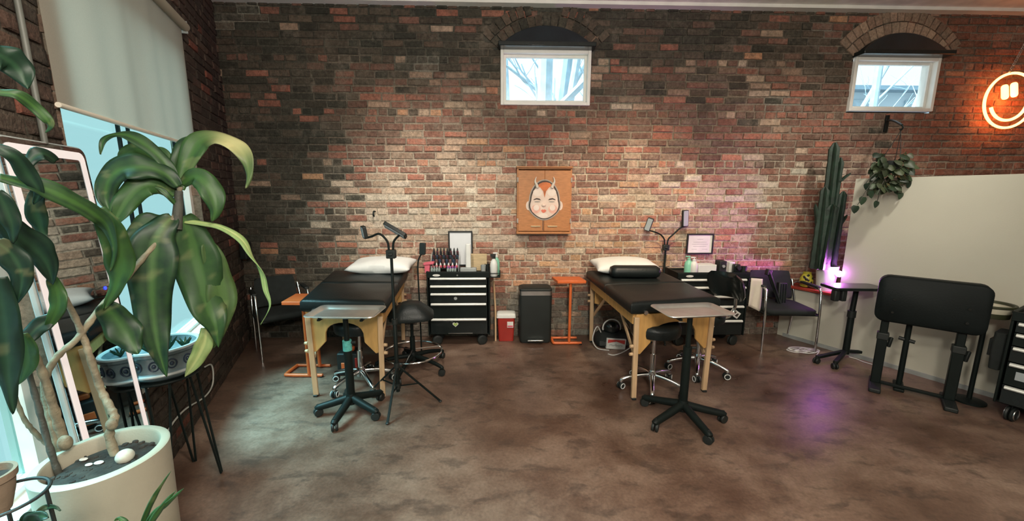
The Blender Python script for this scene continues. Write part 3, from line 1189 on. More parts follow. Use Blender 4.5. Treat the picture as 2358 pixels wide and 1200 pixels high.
stool((-1.10, 2.92), .50, .175, .235, R(20), 'low stool with a black round seat and chrome base under the left massage table')
stool((-.755, 3.20), .50, .17, .30, R(-28), 'black drafting stool with a saddle seat and a chrome foot ring beside the tool chest', base='black', ring=(.245, .155), hub=None, saddle=True)
stool((1.17, 2.80), .50, .185, .235, R(250), 'low stool with a black round seat and chrome base under the right massage table')
stool((1.68, 3.10), .50, .18, .235, R(-45), 'chrome based stool with a curved black backrest behind the right massage table', back=(2.03, 3.27, .708, R(15)), cz=.030)


# ================================================================ TRIPOD WITH TWO GOOSENECK LAMPS
def twin_stand(c, zc, heads, feet, label, zhub=.30):
    root = thing('lamp_tripod', label, 'lamp stand', (c[0], c[1], 0), 'twin gooseneck lamp stands')
    po = MB().tube([(c[0], c[1], .10), (c[0], c[1], .62), (c[0], c[1], .625), (c[0], c[1], zc)], [.014, .014, .010, .010], 12)
    obj('pole', po, M['black'], root)
    for z in (zhub, .14, .62):
        obj('collar', MB().cyl((c[0], c[1], z - .018), (c[0], c[1], z + .018), .020, n=14), M['black_plastic'], root)
    for f in feet:
        f = Vector((f[0], f[1], .008))
        top = Vector((c[0], c[1], zhub))
        lg = obj('leg', MB().bar(top, f, .014, .010), M['black'], root)
        mid = top.lerp(f, .5)
        obj('strut', MB().bar((c[0], c[1], .14), mid, .010, .006), M['black'], lg)
        obj('foot', MB().ball(f, (.013, .013, .008), 10, 6), M['black_plastic'], lg)
    obj('clamp', MB().box((c[0], c[1], zc), (.062, .045, .058)).box((c[0], c[1] - .026, zc), (.03, .012, .02)), M['black_plastic'], root, bevel=.006)
    for hp, nrm, up, sz in heads:
        hp = Vector(hp)
        sg = 1 if hp.x > c[0] else -1
        nrm = Vector(nrm).normalized()
        up = Vector(up).normalized()
        sd = up.cross(nrm).normalized()
        up = nrm.cross(sd)
        base = hp - up * (sz[1] * .48)
        pts = spline([(c[0] + sg * .014, c[1], zc + .02), (c[0] + sg * .022, c[1], zc + .085), (c[0] + sg * .07, c[1] + .0, zc + .135), tuple(base.lerp(Vector((c[0], c[1], zc + .15)), .25)), tuple(base)], 6)
        nk = obj('gooseneck', MB().tube(pts, .0075, 10), M['black'], root)
        F = frame(hp, sd, up, nrm)
        hd = obj('lamp_head', MB().rrect([(sz[0], sz[1], .010, -.014), (sz[0], sz[1], .012, .010)], F), M['black_plastic'], root, bevel=.003)
        obj('lamp_diffuser', MB().rrect([(sz[0] - .012, sz[1] - .014, .008, .0101), (sz[0] - .014, sz[1] - .016, .008, .0125)], F), M['diffuser'], hd)
    return root


cT = (-.735, 2.62)
hL, hR = at(838, 535, 2.62), at(910, 531, 2.62)
twin_stand(cT, at(907, 585, 2.62).z, [(hL, (-.75, -.5, -.15), (.1, 0, 1), (.055, .085)), (hR, (-.45, -.35, -.72), (-.8, .05, .45), (.085, .165))],
           [(-.745, 2.37), (-.44, 2.64), (-1.00, 2.77)], 'black twin gooseneck lamp on a tripod beside the left massage table')
c2 = at(1533, 570, 3.87)
twin_stand((c2.x, c2.y), c2.z, [(at(1494, 517, 3.86), (-.45, -.8, -.1), (.35, 0, 1), (.060, .135)), (at(1578, 503, 3.86), (.25, -1, .0), (-.06, 0, 1), (.066, .165))],
           [(c2.x - .20, 3.91), (c2.x + .01, 3.93), (c2.x - .03, 3.66)], 'black twin gooseneck lamp standing behind the right massage table')
# single small lamp on a gooseneck behind the drafting stool
hp = at(973, 573, 3.36)
b0 = at(966, 690, 3.36)
ps = thing('gooseneck_lamp', 'small square black lamp on a slim single gooseneck beside the ink bottles', 'lamp', (b0.x, b0.y, 0))
obj('base', MB().lathe([(.06, 0), (.065, .008), (.055, .016), (.012, .022)], (b0.x, b0.y, 0), 24), M['black'], ps)
obj('pole', MB().tube(spline([(b0.x, b0.y, .015), (b0.x, b0.y, .45), (b0.x - .004, b0.y, .74), tuple(at(963, 602, 3.36)), tuple(hp - Vector((0, -.01, .03)))], 6), .0065, 10), M['black'], ps)
hd = obj('lamp_head', MB().rrect([(.055, .105, .01, -.012), (.055, .105, .012, .010)], frame(hp, (.93, -.35, 0), (0.06, 0, 1))), M['black_plastic'], ps, bevel=.003)
# ================================================================ TOOL CHESTS
def tool_chest(o, U, V, w, d, zt, hz, label, heart, parent_extra=None, inset=None):
    """o = front left foot, U to the right along the front, V towards the back"""
    o, U, V = Vector(o), Vector(U).normalized(), Vector(V).normalized()
    Z = Vector((0, 0, 1))
    root = thing('tool_chest', label, 'tool chest', o + U * w / 2 + V * d / 2, 'black rolling tool chests')
    F = frame(o, U, V, Z)
    zb = .115
    bd = MB()
    t = .014
    bd.box((t / 2, d / 2, (zb + zt) / 2), (t, d, zt - zb), F)
    bd.box((w - t / 2, d / 2, (zb + zt) / 2), (t, d, zt - zb), F)
    bd.box((w / 2, d - t / 2, (zb + zt) / 2), (w - 2 * t, t, zt - zb), F)
    bd.box((w / 2, d / 2, zb + t / 2), (w - 2 * t, d - 2 * t, t), F)
    bd.box((w / 2, d / 2 - .004, zt - .018), (w - 2 * t, d - 2 * t + .004, .010), F)
    obj('body', bd, M['black'], root, bevel=.004)
    # raised rim of the tray on top
    rm = MB()
    rm.box((w / 2, -.001, zt - .024), (w - .002, .016, .052), F)
    rm.box((w / 2, .008, zt + .004), (w + .006, .020, .010), F)
    rm.box((0.006, d / 2, zt + .004), (.020, d, .010), F)
    rm.box((w - .006, d / 2, zt + .004), (.020, d, .010), F)
    obj('top_rim', rm, M['black'], root, bevel=.003)
    bg = MB()
    bg.lathe([(1, 0), (1, .002), (.9, .003)], (0, 0, 0), 24, F @ Matrix.Translation((w * .16, -.010, zt - .024)) @ Matrix.Rotation(PI / 2, 4, 'X') @ Matrix.Diagonal((.036, .011, 1, 1)))
    obj('badge', bg, M['sticker_white'], root, label='small pale oval badge')
    obj('lock', MB().cyl(F @ Vector((w * .49, -.008, zt - .024)), F @ Vector((w * .49, -.014, zt - .024)), .008, n=12), M['steel'], root)
    # drawers: hz = heights of the handles, top one first; each hangs below its handle
    zs = list(hz) + [zb + .012]
    for k in range(len(hz)):
        z1, z0 = zs[k] + .012, zs[k + 1] + .012 if k + 1 < len(hz) else zb + .006
        z0 += .005
        dr = MB().box((w / 2, .006, (z0 + z1) / 2), (w - .05, .014, z1 - z0), F)
        do = obj('drawer', dr, M['black_gloss'] if k % 2 == 0 else M['black'], root, bevel=.002)
        hd = MB().prism([(0, 0), (.018, .002), (.022, .010), (.018, .020), (0, .024)], F @ Vector((.035, -.001, zs[k] - .014)), -V, Z, (w - .07) if (-V).cross(Z).dot(U) > 0 else -(w - .07))
        obj('handle', hd, M['handle'], do, bevel=.003)
    hx, hzz = heart
    hm = MB()
    pts = []
    for k in range(28):
        a = 2 * PI * k / 28
        pts.append((.0021 * 16 * math.sin(a) ** 3, .0019 * (13 * math.cos(a) - 5 * math.cos(2 * a) - 2 * math.cos(3 * a) - math.cos(4 * a))))
    return root, F, pts


def sticker(root, F, x, z, poly, mat, k=1.0, depth=.0025, y=-.002):
    q = F @ Vector((x, y, z))
    U, V, Z = F.col[0].to_3d(), F.col[1].to_3d(), F.col[2].to_3d()
    t = depth if U.cross(Z).dot(-V) > 0 else -depth
    return obj('sticker', MB().prism([(a * k, b * k) for a, b in poly], q, U, Z, t), mat, root)


Y1_ = 3.69
za = lambda y: at(1050, y, Y1_).z
xl, xr = at(984, 700, Y1_).x, at(1128, 700, Y1_).x
ch1, F1, HP = tool_chest((xl, Y1_, 0), (1, 0, 0), (0, 1, 0), xr - xl, .25, za(628), [za(v) for v in (641, 659, 677, 700, 735)], 'black rolling tool chest with a yellow green heart sticker, below the ink bottles', (0, 0))
w1 = xr - xl
sticker(ch1, F1, (at(1049, 747, Y1_).x - xl), za(747), HP, M['sticker_white'], .85, .002).name = 'heart_sticker'
sticker(ch1, F1, (at(1049, 747, Y1_).x - xl), za(747), HP, M['heart_green'], .62, .0035).name = 'heart_sticker'
sticker(ch1, F1, (at(1049, 687, Y1_).x - xl), za(687), [(.02 * math.cos(a), .02 * math.sin(a)) for a in [2 * PI * k / 14 for k in range(14)]], M['grey_plastic'], .8).name = 'round_sticker'
sticker(ch1, F1, w1 * .52, za(768), [(-.12, 0), (.12, 0), (.12, .006), (-.12, .006)], M['steel'], 1).name = 'lower_strip'
for x in (.08, w1 - .08):
    for y in (.05, .20):
        caster((xl + x, Y1_ + y), .3, ch1, .050, 'black_plastic')

Y2_ = 3.62
zb_ = lambda y: at(1640, y, Y2_).z
xl2, xr2 = at(1560, 640, Y2_).x, at(1727, 640, Y2_).x
ch2, F2, HP = tool_chest((xl2, Y2_, 0), (1, 0, 0), (0, 1, 0), xr2 - xl2, .29, zb_(630), [zb_(v) for v in (644, 662, 683, 706, 739)], 'black rolling tool chest with a red heart sticker, behind the right massage table', (0, 0))
sx = lambda x: at(x, 740, Y2_).x - xl2
sticker(ch2, F2, sx(1640), zb_(752), HP, M['sticker_white'], .85, .002).name = 'heart_sticker'
sticker(ch2, F2, sx(1640), zb_(752), HP, M['heart_red'], .62, .0035).name = 'heart_sticker'
ca, sa = math.cos(-.6), math.sin(-.6)
RT = lambda P: [(a * ca - b * sa, a * sa + b * ca) for a, b in P]
sticker(ch2, F2, sx(1690), zb_(722), RT([(-.052, -.032), (.052, -.032), (.052, .032), (-.052, .032)]), M['sticker_white'], 1, .002).name = 'photo_sticker'
sticker(ch2, F2, sx(1690), zb_(722), RT([(-.040, -.022), (.0, -.022), (.006, .022), (-.030, .018)]), M['line'], 1, .0035).name = 'photo_sticker'
sticker(ch2, F2, sx(1690), zb_(722), RT([(.012, -.020), (.040, -.016), (.036, .020), (.018, .012)]), M['line'], 1, .0035).name = 'photo_sticker'
for x in (.08, xr2 - xl2 - .08):
    for y in (.05, .24):
        caster((xl2 + x, Y2_ + y), .3, ch2, .050, 'black_plastic')

# third chest at the right edge, back against the half wall
o3 = pwp(1.52, .42, 0)
h3 = [at(2330, v, 2.42).z for v in (800, 825, 852, 895)]
ch3, F3, HP = tool_chest(o3, PD, -PN, .60, .38, .74, [.675, .60, .51, .40, .24], 'black rolling tool chest at the right edge with a pouch hung on its side', (0, 0))
for x in (.08, .52):
    for y in (.06, .32):
        q = F3 @ Vector((x, y, 0))
        caster((q.x, q.y), .3, ch3, .050, 'black_plastic', 'steel')
sticker(ch3, F3, .10, .56, [(-.03, -.02), (.03, -.02), (.03, .02), (-.03, .02)], M['diffuser'], .8).name = 'photo_sticker'
sticker(ch3, F3, .10, .33, [(-.04, -.035), (.04, -.035), (.04, .035), (-.04, .035)], M['diffuser'], .8).name = 'photo_sticker'
# pouch hung on the side
ph = thing('side_pouch', 'black pouch hanging on the side of the right edge tool chest', 'pouch', F3 @ Vector((-.03, .15, .40)))
obj('body', MB().rrect([(.16, .055, .02, -.13), (.18, .065, .02, .0), (.17, .06, .02, .13)], frame(F3 @ Vector((-.035, .13, .45)), -PN, -PD, (0, 0, 1))), M['black_fabric'], ph, bevel=.004)
obj('label_holder', MB().box((0, .0, 0), (.02, .075, .12), frame(F3 @ Vector((-.075, .13, .46)), PD, -PN)), M['black_gloss'], ph, bevel=.003)

# ================================================================ ON THE LEFT CHEST
zt1 = za(628)
ZT = zt1 - .012      # floor of the tray on top
# stepped rack with ink bottles
rk = thing('ink_rack', 'stepped clear rack full of ink bottles on the left tool chest', 'rack', (-.53, 3.80, ZT))
steps = [(3.895, .150), (3.860, .112), (3.825, .076), (3.790, .042)]
x0r, x1r = at(995, 600, 3.85).x, at(1056, 600, 3.85).x
sd = MB()
for x in (x0r - .004, x1r + .004):
    sd.prism([(3.77, ZT), (3.915, ZT), (3.915, ZT + .18), (3.88, ZT + .18), (3.77, ZT + .06)], (x, 0, 0), (0, 1, 0), (0, 0, 1), .003)
obj('side_panel', sd, M['acrylic'], rk)
for y, z in steps:
    obj('shelf', MB().box(((x0r + x1r) / 2, y, ZT + z - .0045), (x1r - x0r, .034, .009)), M['black_plastic'], rk)


def bottle(p, r, h, bm, cm, label, group, cap=.4, name='ink_bottle'):
    root = thing(name, label, 'bottle', p, group)
    hb = h * (1 - cap)
    obj('body', MB().lathe([(r * .9, 0), (r, .002), (r, hb * .88), (r * .55, hb)], p, 14), bm, root)
    obj('cap', MB().lathe([(r * .62, hb), (r * .62, hb + h * cap * .35), (r * .22, h)], p, 12), cm, root)
    return root


inks = [pm('ink_%d' % k, c, .35, var=.1) for k, c in enumerate([(.02, .02, .025), (.10, .03, .04), (.03, .05, .09), (.20, .10, .10), (.05, .05, .05)])]
for ri, (y, z) in enumerate(steps[:3]):
    n = 8
    first = None
    lab = ['black capped ink bottle in the back row of the rack', 'black capped ink bottle in the second row of the rack', 'black capped ink bottle in the third row of the rack'][ri]
    protos = []
    for k in range(n):
        x = x0r + .014 + (x1r - x0r - .028) * k / (n - 1)
        p = (x, y, ZT + z)
        if k < 2:
            protos.append(bottle(p, .0125, .074, inks[(ri + k) % 5], M['black_plastic'], lab, lab.replace('bottle', 'bottles')))
        else:
            dup(protos[k % 2], p)
pp = []
for k in range(7):
    x = x0r + .014 + (x1r - x0r - .028) * k / 6
    p = (x, steps[3][0], ZT + steps[3][1])
    if k == 0:
        b0_ = bottle(p, .013, .05, M['pink'], M['white_plastic'], 'small white capped bottle in the front row of the rack', 'white capped bottles in the rack', .5)
    else:
        dup(b0_, p)


def box_thing(name, c, s, mat, label, cat, rz=0, bevel=.004, group=None):
    return tag(obj(name, MB().box((0, 0, 0), s, rot(0, 0, rz, (c[0], c[1], c[2] + s[2] / 2))), mat, base=c, bevel=bevel), label, cat, group)


def jar_box(c, s, label, caps):
    root = thing('jar_tray', label, 'tray', c)
    b = MB()
    b.box((c[0], c[1], c[2] + .003), (s[0], s[1], .006))
    for sx_ in (-1, 1):
        b.box((c[0] + sx_ * (s[0] / 2 - .0015), c[1], c[2] + s[2] / 2), (.003, s[1], s[2]))
    for sy_ in (-1, 1):
        b.box((c[0], c[1] + sy_ * (s[1] / 2 - .0015), c[2] + s[2] / 2), (s[0], .003, s[2]))
    obj('body', b, M['clear'], root, smooth=False)
    return root


purple = pm('purple_cap', (.30, .12, .42), .4)
jt = at(1003, 618, 3.74)
jar_box((jt.x, 3.735, ZT), (.105, .05, .055), 'clear tray of grey capped jars beside the pink box', None)
jt2 = at(1040, 618, 3.74)
jar_box((jt2.x, 3.735, ZT), (.118, .05, .055), 'clear tray of purple capped jars below the ink rack', None)
for j0, mt, lab, grp in ((jt, M['grey_plastic'], 'small grey capped jar in the clear tray beside the pink box', 'grey capped jars'), (jt2, purple, 'small purple capped jar in the clear tray below the ink rack', 'purple capped jars')):
    f = None
    for k in range(4):
        for q in range(2):
            p = (j0.x - .036 + .024 * k, 3.725 + .021 * q, ZT + .0065)
            if f is None:
                f = bottle(p, .0098, .062, M['white_plastic'], mt, lab, grp, .35, 'jar')
            else:
                dup(f, p)
pk = at(985, 616, 3.75)
pkb = thing('pink_box', 'pink box with a folded lid at the left end of the tool chest', 'box', (pk.x - .005, 3.77, ZT))
obj('body', MB().box((pk.x - .002, 3.76, ZT + .040), (.050, .07, .08)), M['pink'], pkb, bevel=.004)
obj('lid', MB().box((0, 0, 0), (.10, .08, .022), rot(0, -.12, 0, (pk.x + .012, 3.76, ZT + .092))), M['pink'], pkb, bevel=.005)
# white tube lamp standing on a flat base
tb = at(1079, 628, 3.74)
tl = thing('tube_lamp', 'tall white tube lamp on a flat base on the left tool chest', 'lamp', (tb.x, 3.74, ZT))
obj('base', MB().box((tb.x, 3.735, ZT + .026), (.155, .07, .052)), M['grey_plastic'], tl, bevel=.006)
ttop = at(1078, 562, 3.74).z
obj('tube', MB().rrect([(.052, .030, .012, ZT + .052), (.050, .030, .012, ttop)], Matrix.Translation((tb.x, 3.74, 0))), M['white_plastic'], tl, bevel=.004)
wb = at(1100, 598, 3.86)
box_thing('wooden_block', (wb.x + .01, 3.87, ZT), (.165, .05, at(1100, 585, 3.86).z - ZT), M['beige_wood'], 'pale wooden block at the back of the left tool chest', 'block')
# dark cups beside the block
for k, (x, y) in enumerate(((1113, 3.78), (1122, 3.84))):
    q = at(x, 620, y)
    tag(obj('cup', MB().lathe([(.022, 0), (.026, .07), (.023, .07), (.020, .01)], (q.x, y, ZT), 18, cap1=False), M['grey_plastic' if k == 0 else 'black_plastic'], base=(q.x, y, ZT)), ['grey cup next to the wooden block on the left tool chest', 'dark cup behind the white spray bottle on the left tool chest'][k], 'cup')
# bottle holder on the right side with spray bottles
bh = thing('bottle_shelf', 'small black side shelf hooked on the right of the left tool chest', 'shelf', (xr + .05, 3.76, za(634)))
zs_ = za(638)
s_ = MB().box((xr + .052, 3.76, zs_ - .004), (.10, .16, .008))
obj('plate', s_, M['black'], bh, bevel=.002)
rl = MB()
for y in (3.684, 3.836):
    rl.cyl((xr + .004, y, zs_ + .035), (xr + .10, y, zs_ + .035), .004, n=8)
rl.cyl((xr + .10, 3.684, zs_ + .035), (xr + .10, 3.836, zs_ + .035), .004, n=8)
for y in (3.684, 3.836):
    rl.cyl((xr + .10, y, zs_), (xr + .10, y, zs_ + .035), .004, n=8)
obj('rail', rl, M['black'], bh)


def spray(p, r, h, bm, cm, label, head=True):
    root = thing('spray_bottle', label, 'bottle', p)
    obj('body', MB().lathe([(r * .92, 0), (r, .004), (r, h * .55), (r * .82, h * .72), (r * .40, h * .84), (r * .38, h * .88)], p, 22), bm, root)
    hd = MB()
    hd.lathe([(r * .46, h * .86), (r * .46, h * .95), (r * .2, h * .96)], p, 16)
    if head:
        hd.box((p[0] - .008, p[1], p[2] + h * 1.02), (.052, .022, .024))
        hd.box((p[0] - .024, p[1], p[2] + h * .96), (.008, .012, .04))
    else:
        hd.cyl((p[0], p[1], p[2] + h * .95), (p[0], p[1], p[2] + h * 1.06), .006, n=8)
        hd.box((p[0] - .012, p[1], p[2] + h * 1.07), (.045, .014, .012))
    obj('nozzle', hd, cm, root, bevel=.002)
    return root


spray((xr + .040, 3.725, zs_ + .001), .036, .20, M['white_plastic'], M['black_plastic'], 'white spray bottle with a black nozzle beside the left tool chest')
spray((xr + .066, 3.80, zs_ + .001), .032, .20, M['green_soap'], M['white_plastic'], 'pale green bottle behind the white spray bottle on the side shelf', False)
wp = at(1141, 700, 3.80)
tag(obj('wooden_pole', MB().tube([at(1137, 648, 3.86), at(1141, 717, 3.84)], .010, 10).tube([at(1141, 717, 3.84), (at(1141, 717, 3.84).x, 3.83, 0.0)], .010, 10), M['wood_pale'], base=(wp.x, 3.83, 0)), 'slim wooden pole standing between the left tool chest and the red container', 'pole')

# ================================================================ ON THE RIGHT CHEST
zt2 = zb_(630)
Z2 = zt2 - .012
p = at(1585, 620, 3.70)
spray((p.x, 3.70, Z2), .040, .155, M['green_soap'], M['green_soap'], 'pale green pump bottle at the left of the right tool chest', False)
p = at(1597, 620, 3.67)
spray((p.x, 3.67, Z2), .036, .150, M['white_plastic'], M['white_plastic'], 'translucent white pump bottle in front of the green pump bottle', False)
p = at(1622, 620, 3.72)
box_thing('glove_box', (p.x, 3.72, Z2), (.18, .11, .088), M['white_plastic'], 'white cardboard box lying on the right tool chest', 'box', .02)
p = at(1660, 620, 3.70)
pw = thing('power_unit', 'upright black power unit in the middle of the right tool chest', 'power supply', (p.x, 3.70, Z2))
obj('body', MB().box((p.x, 3.71, Z2 + .062), (.070, .09, .124)), M['black_plastic'], pw, bevel=.006)
obj('dial', MB().cyl((p.x, 3.664, Z2 + .075), (p.x, 3.652, Z2 + .075), .014, n=16), M['grey_plastic'], pw)
p = at(1682, 618, 3.74)
box_thing('tissue_pack', (p.x, 3.76, Z2), (.06, .07, .105), M['white_plastic'], 'white upright pack behind the black camera shaped device', 'pack', .2)
p = at(1695, 618, 3.70)
dv = thing('tattoo_machine', 'small black machine with a round lens lying near the right end of the chest', 'machine', (p.x, 3.70, Z2))
obj('body', MB().box((p.x, 3.70, Z2 + .045), (.065, .05, .09)), M['black_gloss'], dv, bevel=.012)
obj('barrel', MB().cyl((p.x, 3.675, Z2 + .06), (p.x, 3.645, Z2 + .06), .024, .020, 18), M['black_plastic'], dv)
p = at(1712, 622, 3.70)
tag(obj('cup', MB().lathe([(.026, 0), (.030, .066), (.027, .066), (.024, .01)], (p.x, 3.70, Z2), 18, cap1=False), M['black_plastic'], base=(p.x, 3.70, Z2)), 'dark cup at the right end of the right tool chest', 'cup')
p = at(1676, 627, 3.65)
tag(obj('small_dish', MB().lathe([(.012, 0), (.026, .010), (.028, .014), (.010, .006)], (p.x, 3.655, Z2), 18), M['white_plastic'], base=(p.x, 3.655, Z2)), 'small white dish in front of the black power unit', 'dish')
# cloth hung on the side rail of the chest
cl = MB()
vs, fs = [], []
Tq = [at(1729, 640, 3.60), at(1755, 642, 3.60), at(1721, 704, 3.60), at(1750, 718, 3.60)]
for j in range(11):
    for i in range(9):
        u, v = i / 8, j / 10
        q = Tq[0].lerp(Tq[1], u).lerp(Tq[2].lerp(Tq[3], u), v)
        vs.append(q + Vector((0, -.010 * math.sin(u * 8 + v * 2) * v - .01, 0)))
for j in range(10):
    for i in range(8):
        a = j * 9 + i
        fs.append((a, a + 1, a + 10, a + 9))
o = obj('towel', cl.add(vs, fs), M['ivory'], base=Tq[0])
so = o.modifiers.new('thick', 'SOLIDIFY')
so.thickness = .006
tag(o, 'cream towel hanging at the right side of the right tool chest', 'towel')
tr_ = MB().tube([at(1727, 639, 3.60), at(1758, 641, 3.60)], .005, 8).tube([at(1727, 639, 3.60), at(1727, 639, 3.64)], .005, 8)
tag(obj('towel_rail', tr_, M['black'], base=at(1740, 640, 3.60)), 'thin black rail that carries the cream towel', 'rail')

# ================================================================ ON THE FLOOR BY THE BRICK WALL
# sharps container
p = fl(1165, 775)
x0_, x1_ = at(1145, 750, 3.80).x, at(1186, 750, 3.80).x
sc_ = thing('sharps_container', 'red sharps container with a white lid next to the dark bin', 'container', ((x0_ + x1_) / 2, 3.84, 0))
zt_ = at(1165, 733, 3.80).z
obj('body', MB().rrect([(x1_ - x0_ - .03, .12, .02, 0.0), (x1_ - x0_ - .004, .14, .02, zt_)], Matrix.Translation(((x0_ + x1_) / 2, 3.87, 0))), M['red'], sc_, bevel=.003)
obj('lid', MB().rrect([(x1_ - x0_ + .018, .15, .02, zt_), (x1_ - x0_ + .010, .145, .02, zt_ + .035), (x1_ - x0_ - .03, .10, .02, zt_ + .045)], Matrix.Translation(((x0_ + x1_) / 2, 3.87, 0))), M['white_plastic'], sc_, bevel=.003)
lb = at(1175, 748, 3.797)
obj('label_sheet', MB().box((lb.x, 3.800, lb.z), (.062, .008, .062)), M['sticker_white'], sc_, label='white warning label')
obj('label_band', MB().box((lb.x, 3.7965, lb.z - .016), (.054, .006, .016)), M['pink'], sc_, label='red band on the label')
# pedal bin
xa, xb = at(1196, 720, 3.74).x, at(1271, 720, 3.74).x
zt_ = at(1233, 668, 3.74).z
cx, wd = (xa + xb) / 2, xb - xa
pb = thing('pedal_bin', 'dark rectangular pedal bin with a steel band below its lid', 'bin', (cx, 3.83, 0))
obj('body', MB().rrect([(wd - .02, .20, .03, .012), (wd, .21, .03, .05), (wd, .21, .03, zt_ - .055)], Matrix.Translation((cx, 3.845, 0))), M['black_plastic'], pb, bevel=.003)
obj('steel_band', MB().rrect([(wd + .004, .214, .03, zt_ - .056), (wd + .004, .214, .03, zt_ - .014)], Matrix.Translation((cx, 3.845, 0))), M['steel'], pb)
obj('lid', MB().rrect([(wd, .21, .03, zt_ - .014), (wd, .21, .03, zt_ + .004), (wd - .05, .17, .03, zt_ + .016)], Matrix.Translation((cx, 3.845, 0))), M['black_plastic'], pb, bevel=.003)
obj('pedal', MB().box((cx, 3.715, .045), (.16, .035, .012)), M['steel'], pb, bevel=.004)
obj('foot', MB().box((cx, 3.845, .006), (wd - .06, .16, .012)), M['black_plastic'], pb)


# ---- orange C shaped side tables
def c_table(c, rz, zt, w, d, base_w, label, pole_x=0.0, two=False):
    root = thing('side_table', label, 'side table', (c[0], c[1], 0), 'orange side tables')
    T = rot(0, 0, rz, (c[0], c[1], 0))
    obj('tabletop', MB().prism([(-w / 2, d / 2), (-w / 2 + .03, -d / 2), (w / 2, -d / 2), (w / 2 - .03, d / 2)][::-1], T @ Vector((0, 0, zt - .028)), T.to_3x3() @ Vector((1, 0, 0)), T.to_3x3() @ Vector((0, 1, 0)), .028), M['orange'], root, bevel=.004)
    t = MB()
    for k, py in enumerate((-d * .32, d * .34) if two else (-d * .30,)):
        t.cyl(T @ Vector((pole_x, py, .018)), T @ Vector((pole_x, py, zt - .026)), .014, n=12)
    obj('pole', t, M['orange'], root)
    b = MB()
    b.tube(spline([T @ Vector((-base_w / 2 - .012, d * .42, .016)), T @ Vector((-base_w / 2 - .012, -d * .20, .016)), T @ Vector((-base_w / 2 + .03, -d * .30, .016)), T @ Vector((base_w / 2, -d * .30, .016))], 6), .014, 10)
    b.tube([T @ Vector((-base_w / 2 - .012, d * .42, .016)), T @ Vector((base_w * .42, d * .42, .016))], .012, 10)
    obj('base', b, M['orange'], root)
    for px, py in ((base_w / 2 - .01, -d * .30),):
        q = T @ Vector((px, py, 0))
        obj('foot', MB().cyl((q.x, q.y, 0), (q.x, q.y, .012), .016, n=12), M['black_plastic'], root)
    return root


c_table((.675, 3.77), 0, .665, .31, .20, .27, 'orange side table between the dark bin and the right massage table', .01)
c_table((-1.615, 3.14), -.04, .655, .26, .26, .30, 'orange side table half hidden by the left massage table', .045, True)

# black and orange tool case under the left table
q = fl(800, 868)
tc_ = thing('tool_case', 'small black case with orange panels on the floor under the left massage table', 'case', (q.x, q.y, 0))
obj('body', MB().box((q.x, q.y + .09, .10), (.17, .15, .19)), M['black_plastic'], tc_, bevel=.012)
obj('front_panel', MB().box((q.x - .005, q.y + .012, .075), (.085, .012, .085)), M['orange'], tc_, bevel=.004)
obj('handle', MB().box((q.x, q.y + .08, .215), (.085, .035, .04)), M['orange'], tc_, bevel=.01)
obj('latch', MB().box((q.x + .075, q.y + .012, .10), (.018, .014, .12)), M['red'], tc_, bevel=.003)

# ---- under the right table: black bag, dome speaker, cigarette box, cable
q = fl(1412, 806)
bg_ = thing('duffel_bag', 'black bag on the floor under the right massage table', 'bag', (q.x, q.y + .12, 0))
obj('body', MB().rrect([(.30, .16, .06, 0.0), (.34, .20, .07, .03), (.33, .19, .07, .11), (.26, .12, .05, .145)], rot(0, 0, 0, (q.x + .02, q.y + .13, 0))), M['black_fabric'], bg_, ang=60)
obj('flap', MB().box((0, 0, 0), (.30, .012, .05), rot(R(-20), 0, 0, (q.x + .02, q.y + .034, .055))), M['black_plastic'], bg_, bevel=.004)
dc = at(1407, 768, q.y + .13)
sp_ = thing('dome_speaker', 'glossy black dome speaker with a white band on top of the black bag', 'speaker', (dc.x, dc.y, .145))
obj('dome', MB().ball((dc.x, dc.y, .185), (.084, .075, .080), 22, 14), M['black_gloss'], sp_)
bnd = MB()
bnd.tube([(dc.x + .088 * math.cos(a), dc.y - .012, .185 + .085 * math.sin(a)) for a in [R(-15) + R(210) * k / 20 for k in range(21)]], .007, 8)
obj('band', bnd, M['white_plastic'], sp_)
# red and white box leaning on the bag
mc = at(1419, 793, q.y + .010)
FM = frame(mc, Vector((1, .0, -.07)).normalized(), Vector((.07, 0, 1)).normalized())
mk = thing('cigarette_box', 'large red and white cigarette box with lettering leaning against the black bag', 'box', (mc.x, mc.y, 0))
bw_, bh_ = .190, .105
obj('body', MB().box((0, 0, -.016), (bw_, bh_, .030), FM), M['sticker_white'], mk, bevel=.004)
chev = MB().prism([(-bw_ * .44, bh_ * .42), (-bw_ * .44, bh_ * .08), (0, bh_ * .26), (bw_ * .44, bh_ * .02), (bw_ * .44, bh_ * .42)][::-1], FM @ Vector((0, 0, -.002)), FM.col[0].to_3d(), FM.col[1].to_3d(), .0025)
obj('red_chevron', chev, M['heart_red'], mk, label='red roof shaped band')


def text_obj(name, body, F, size, mat, parent, depth=.0008):
    cu = bpy.data.curves.new(name, 'FONT')
    cu.body, cu.size, cu.extrude = body, size, depth
    cu.align_x, cu.align_y = 'CENTER', 'CENTER'
    tmp = bpy.data.objects.new(name, cu)
    COL.objects.link(tmp)
    dg = bpy.context.evaluated_depsgraph_get()
    me = bpy.data.meshes.new_from_object(tmp.evaluated_get(dg))
    mb = MB().add([v.co for v in me.vertices], [tuple(p.vertices) for p in me.polygons], F)
    bpy.data.objects.remove(tmp)
    bpy.data.curves.remove(cu)
    bpy.data.meshes.remove(me)
    return obj(name, mb, mat, parent, smooth=False)


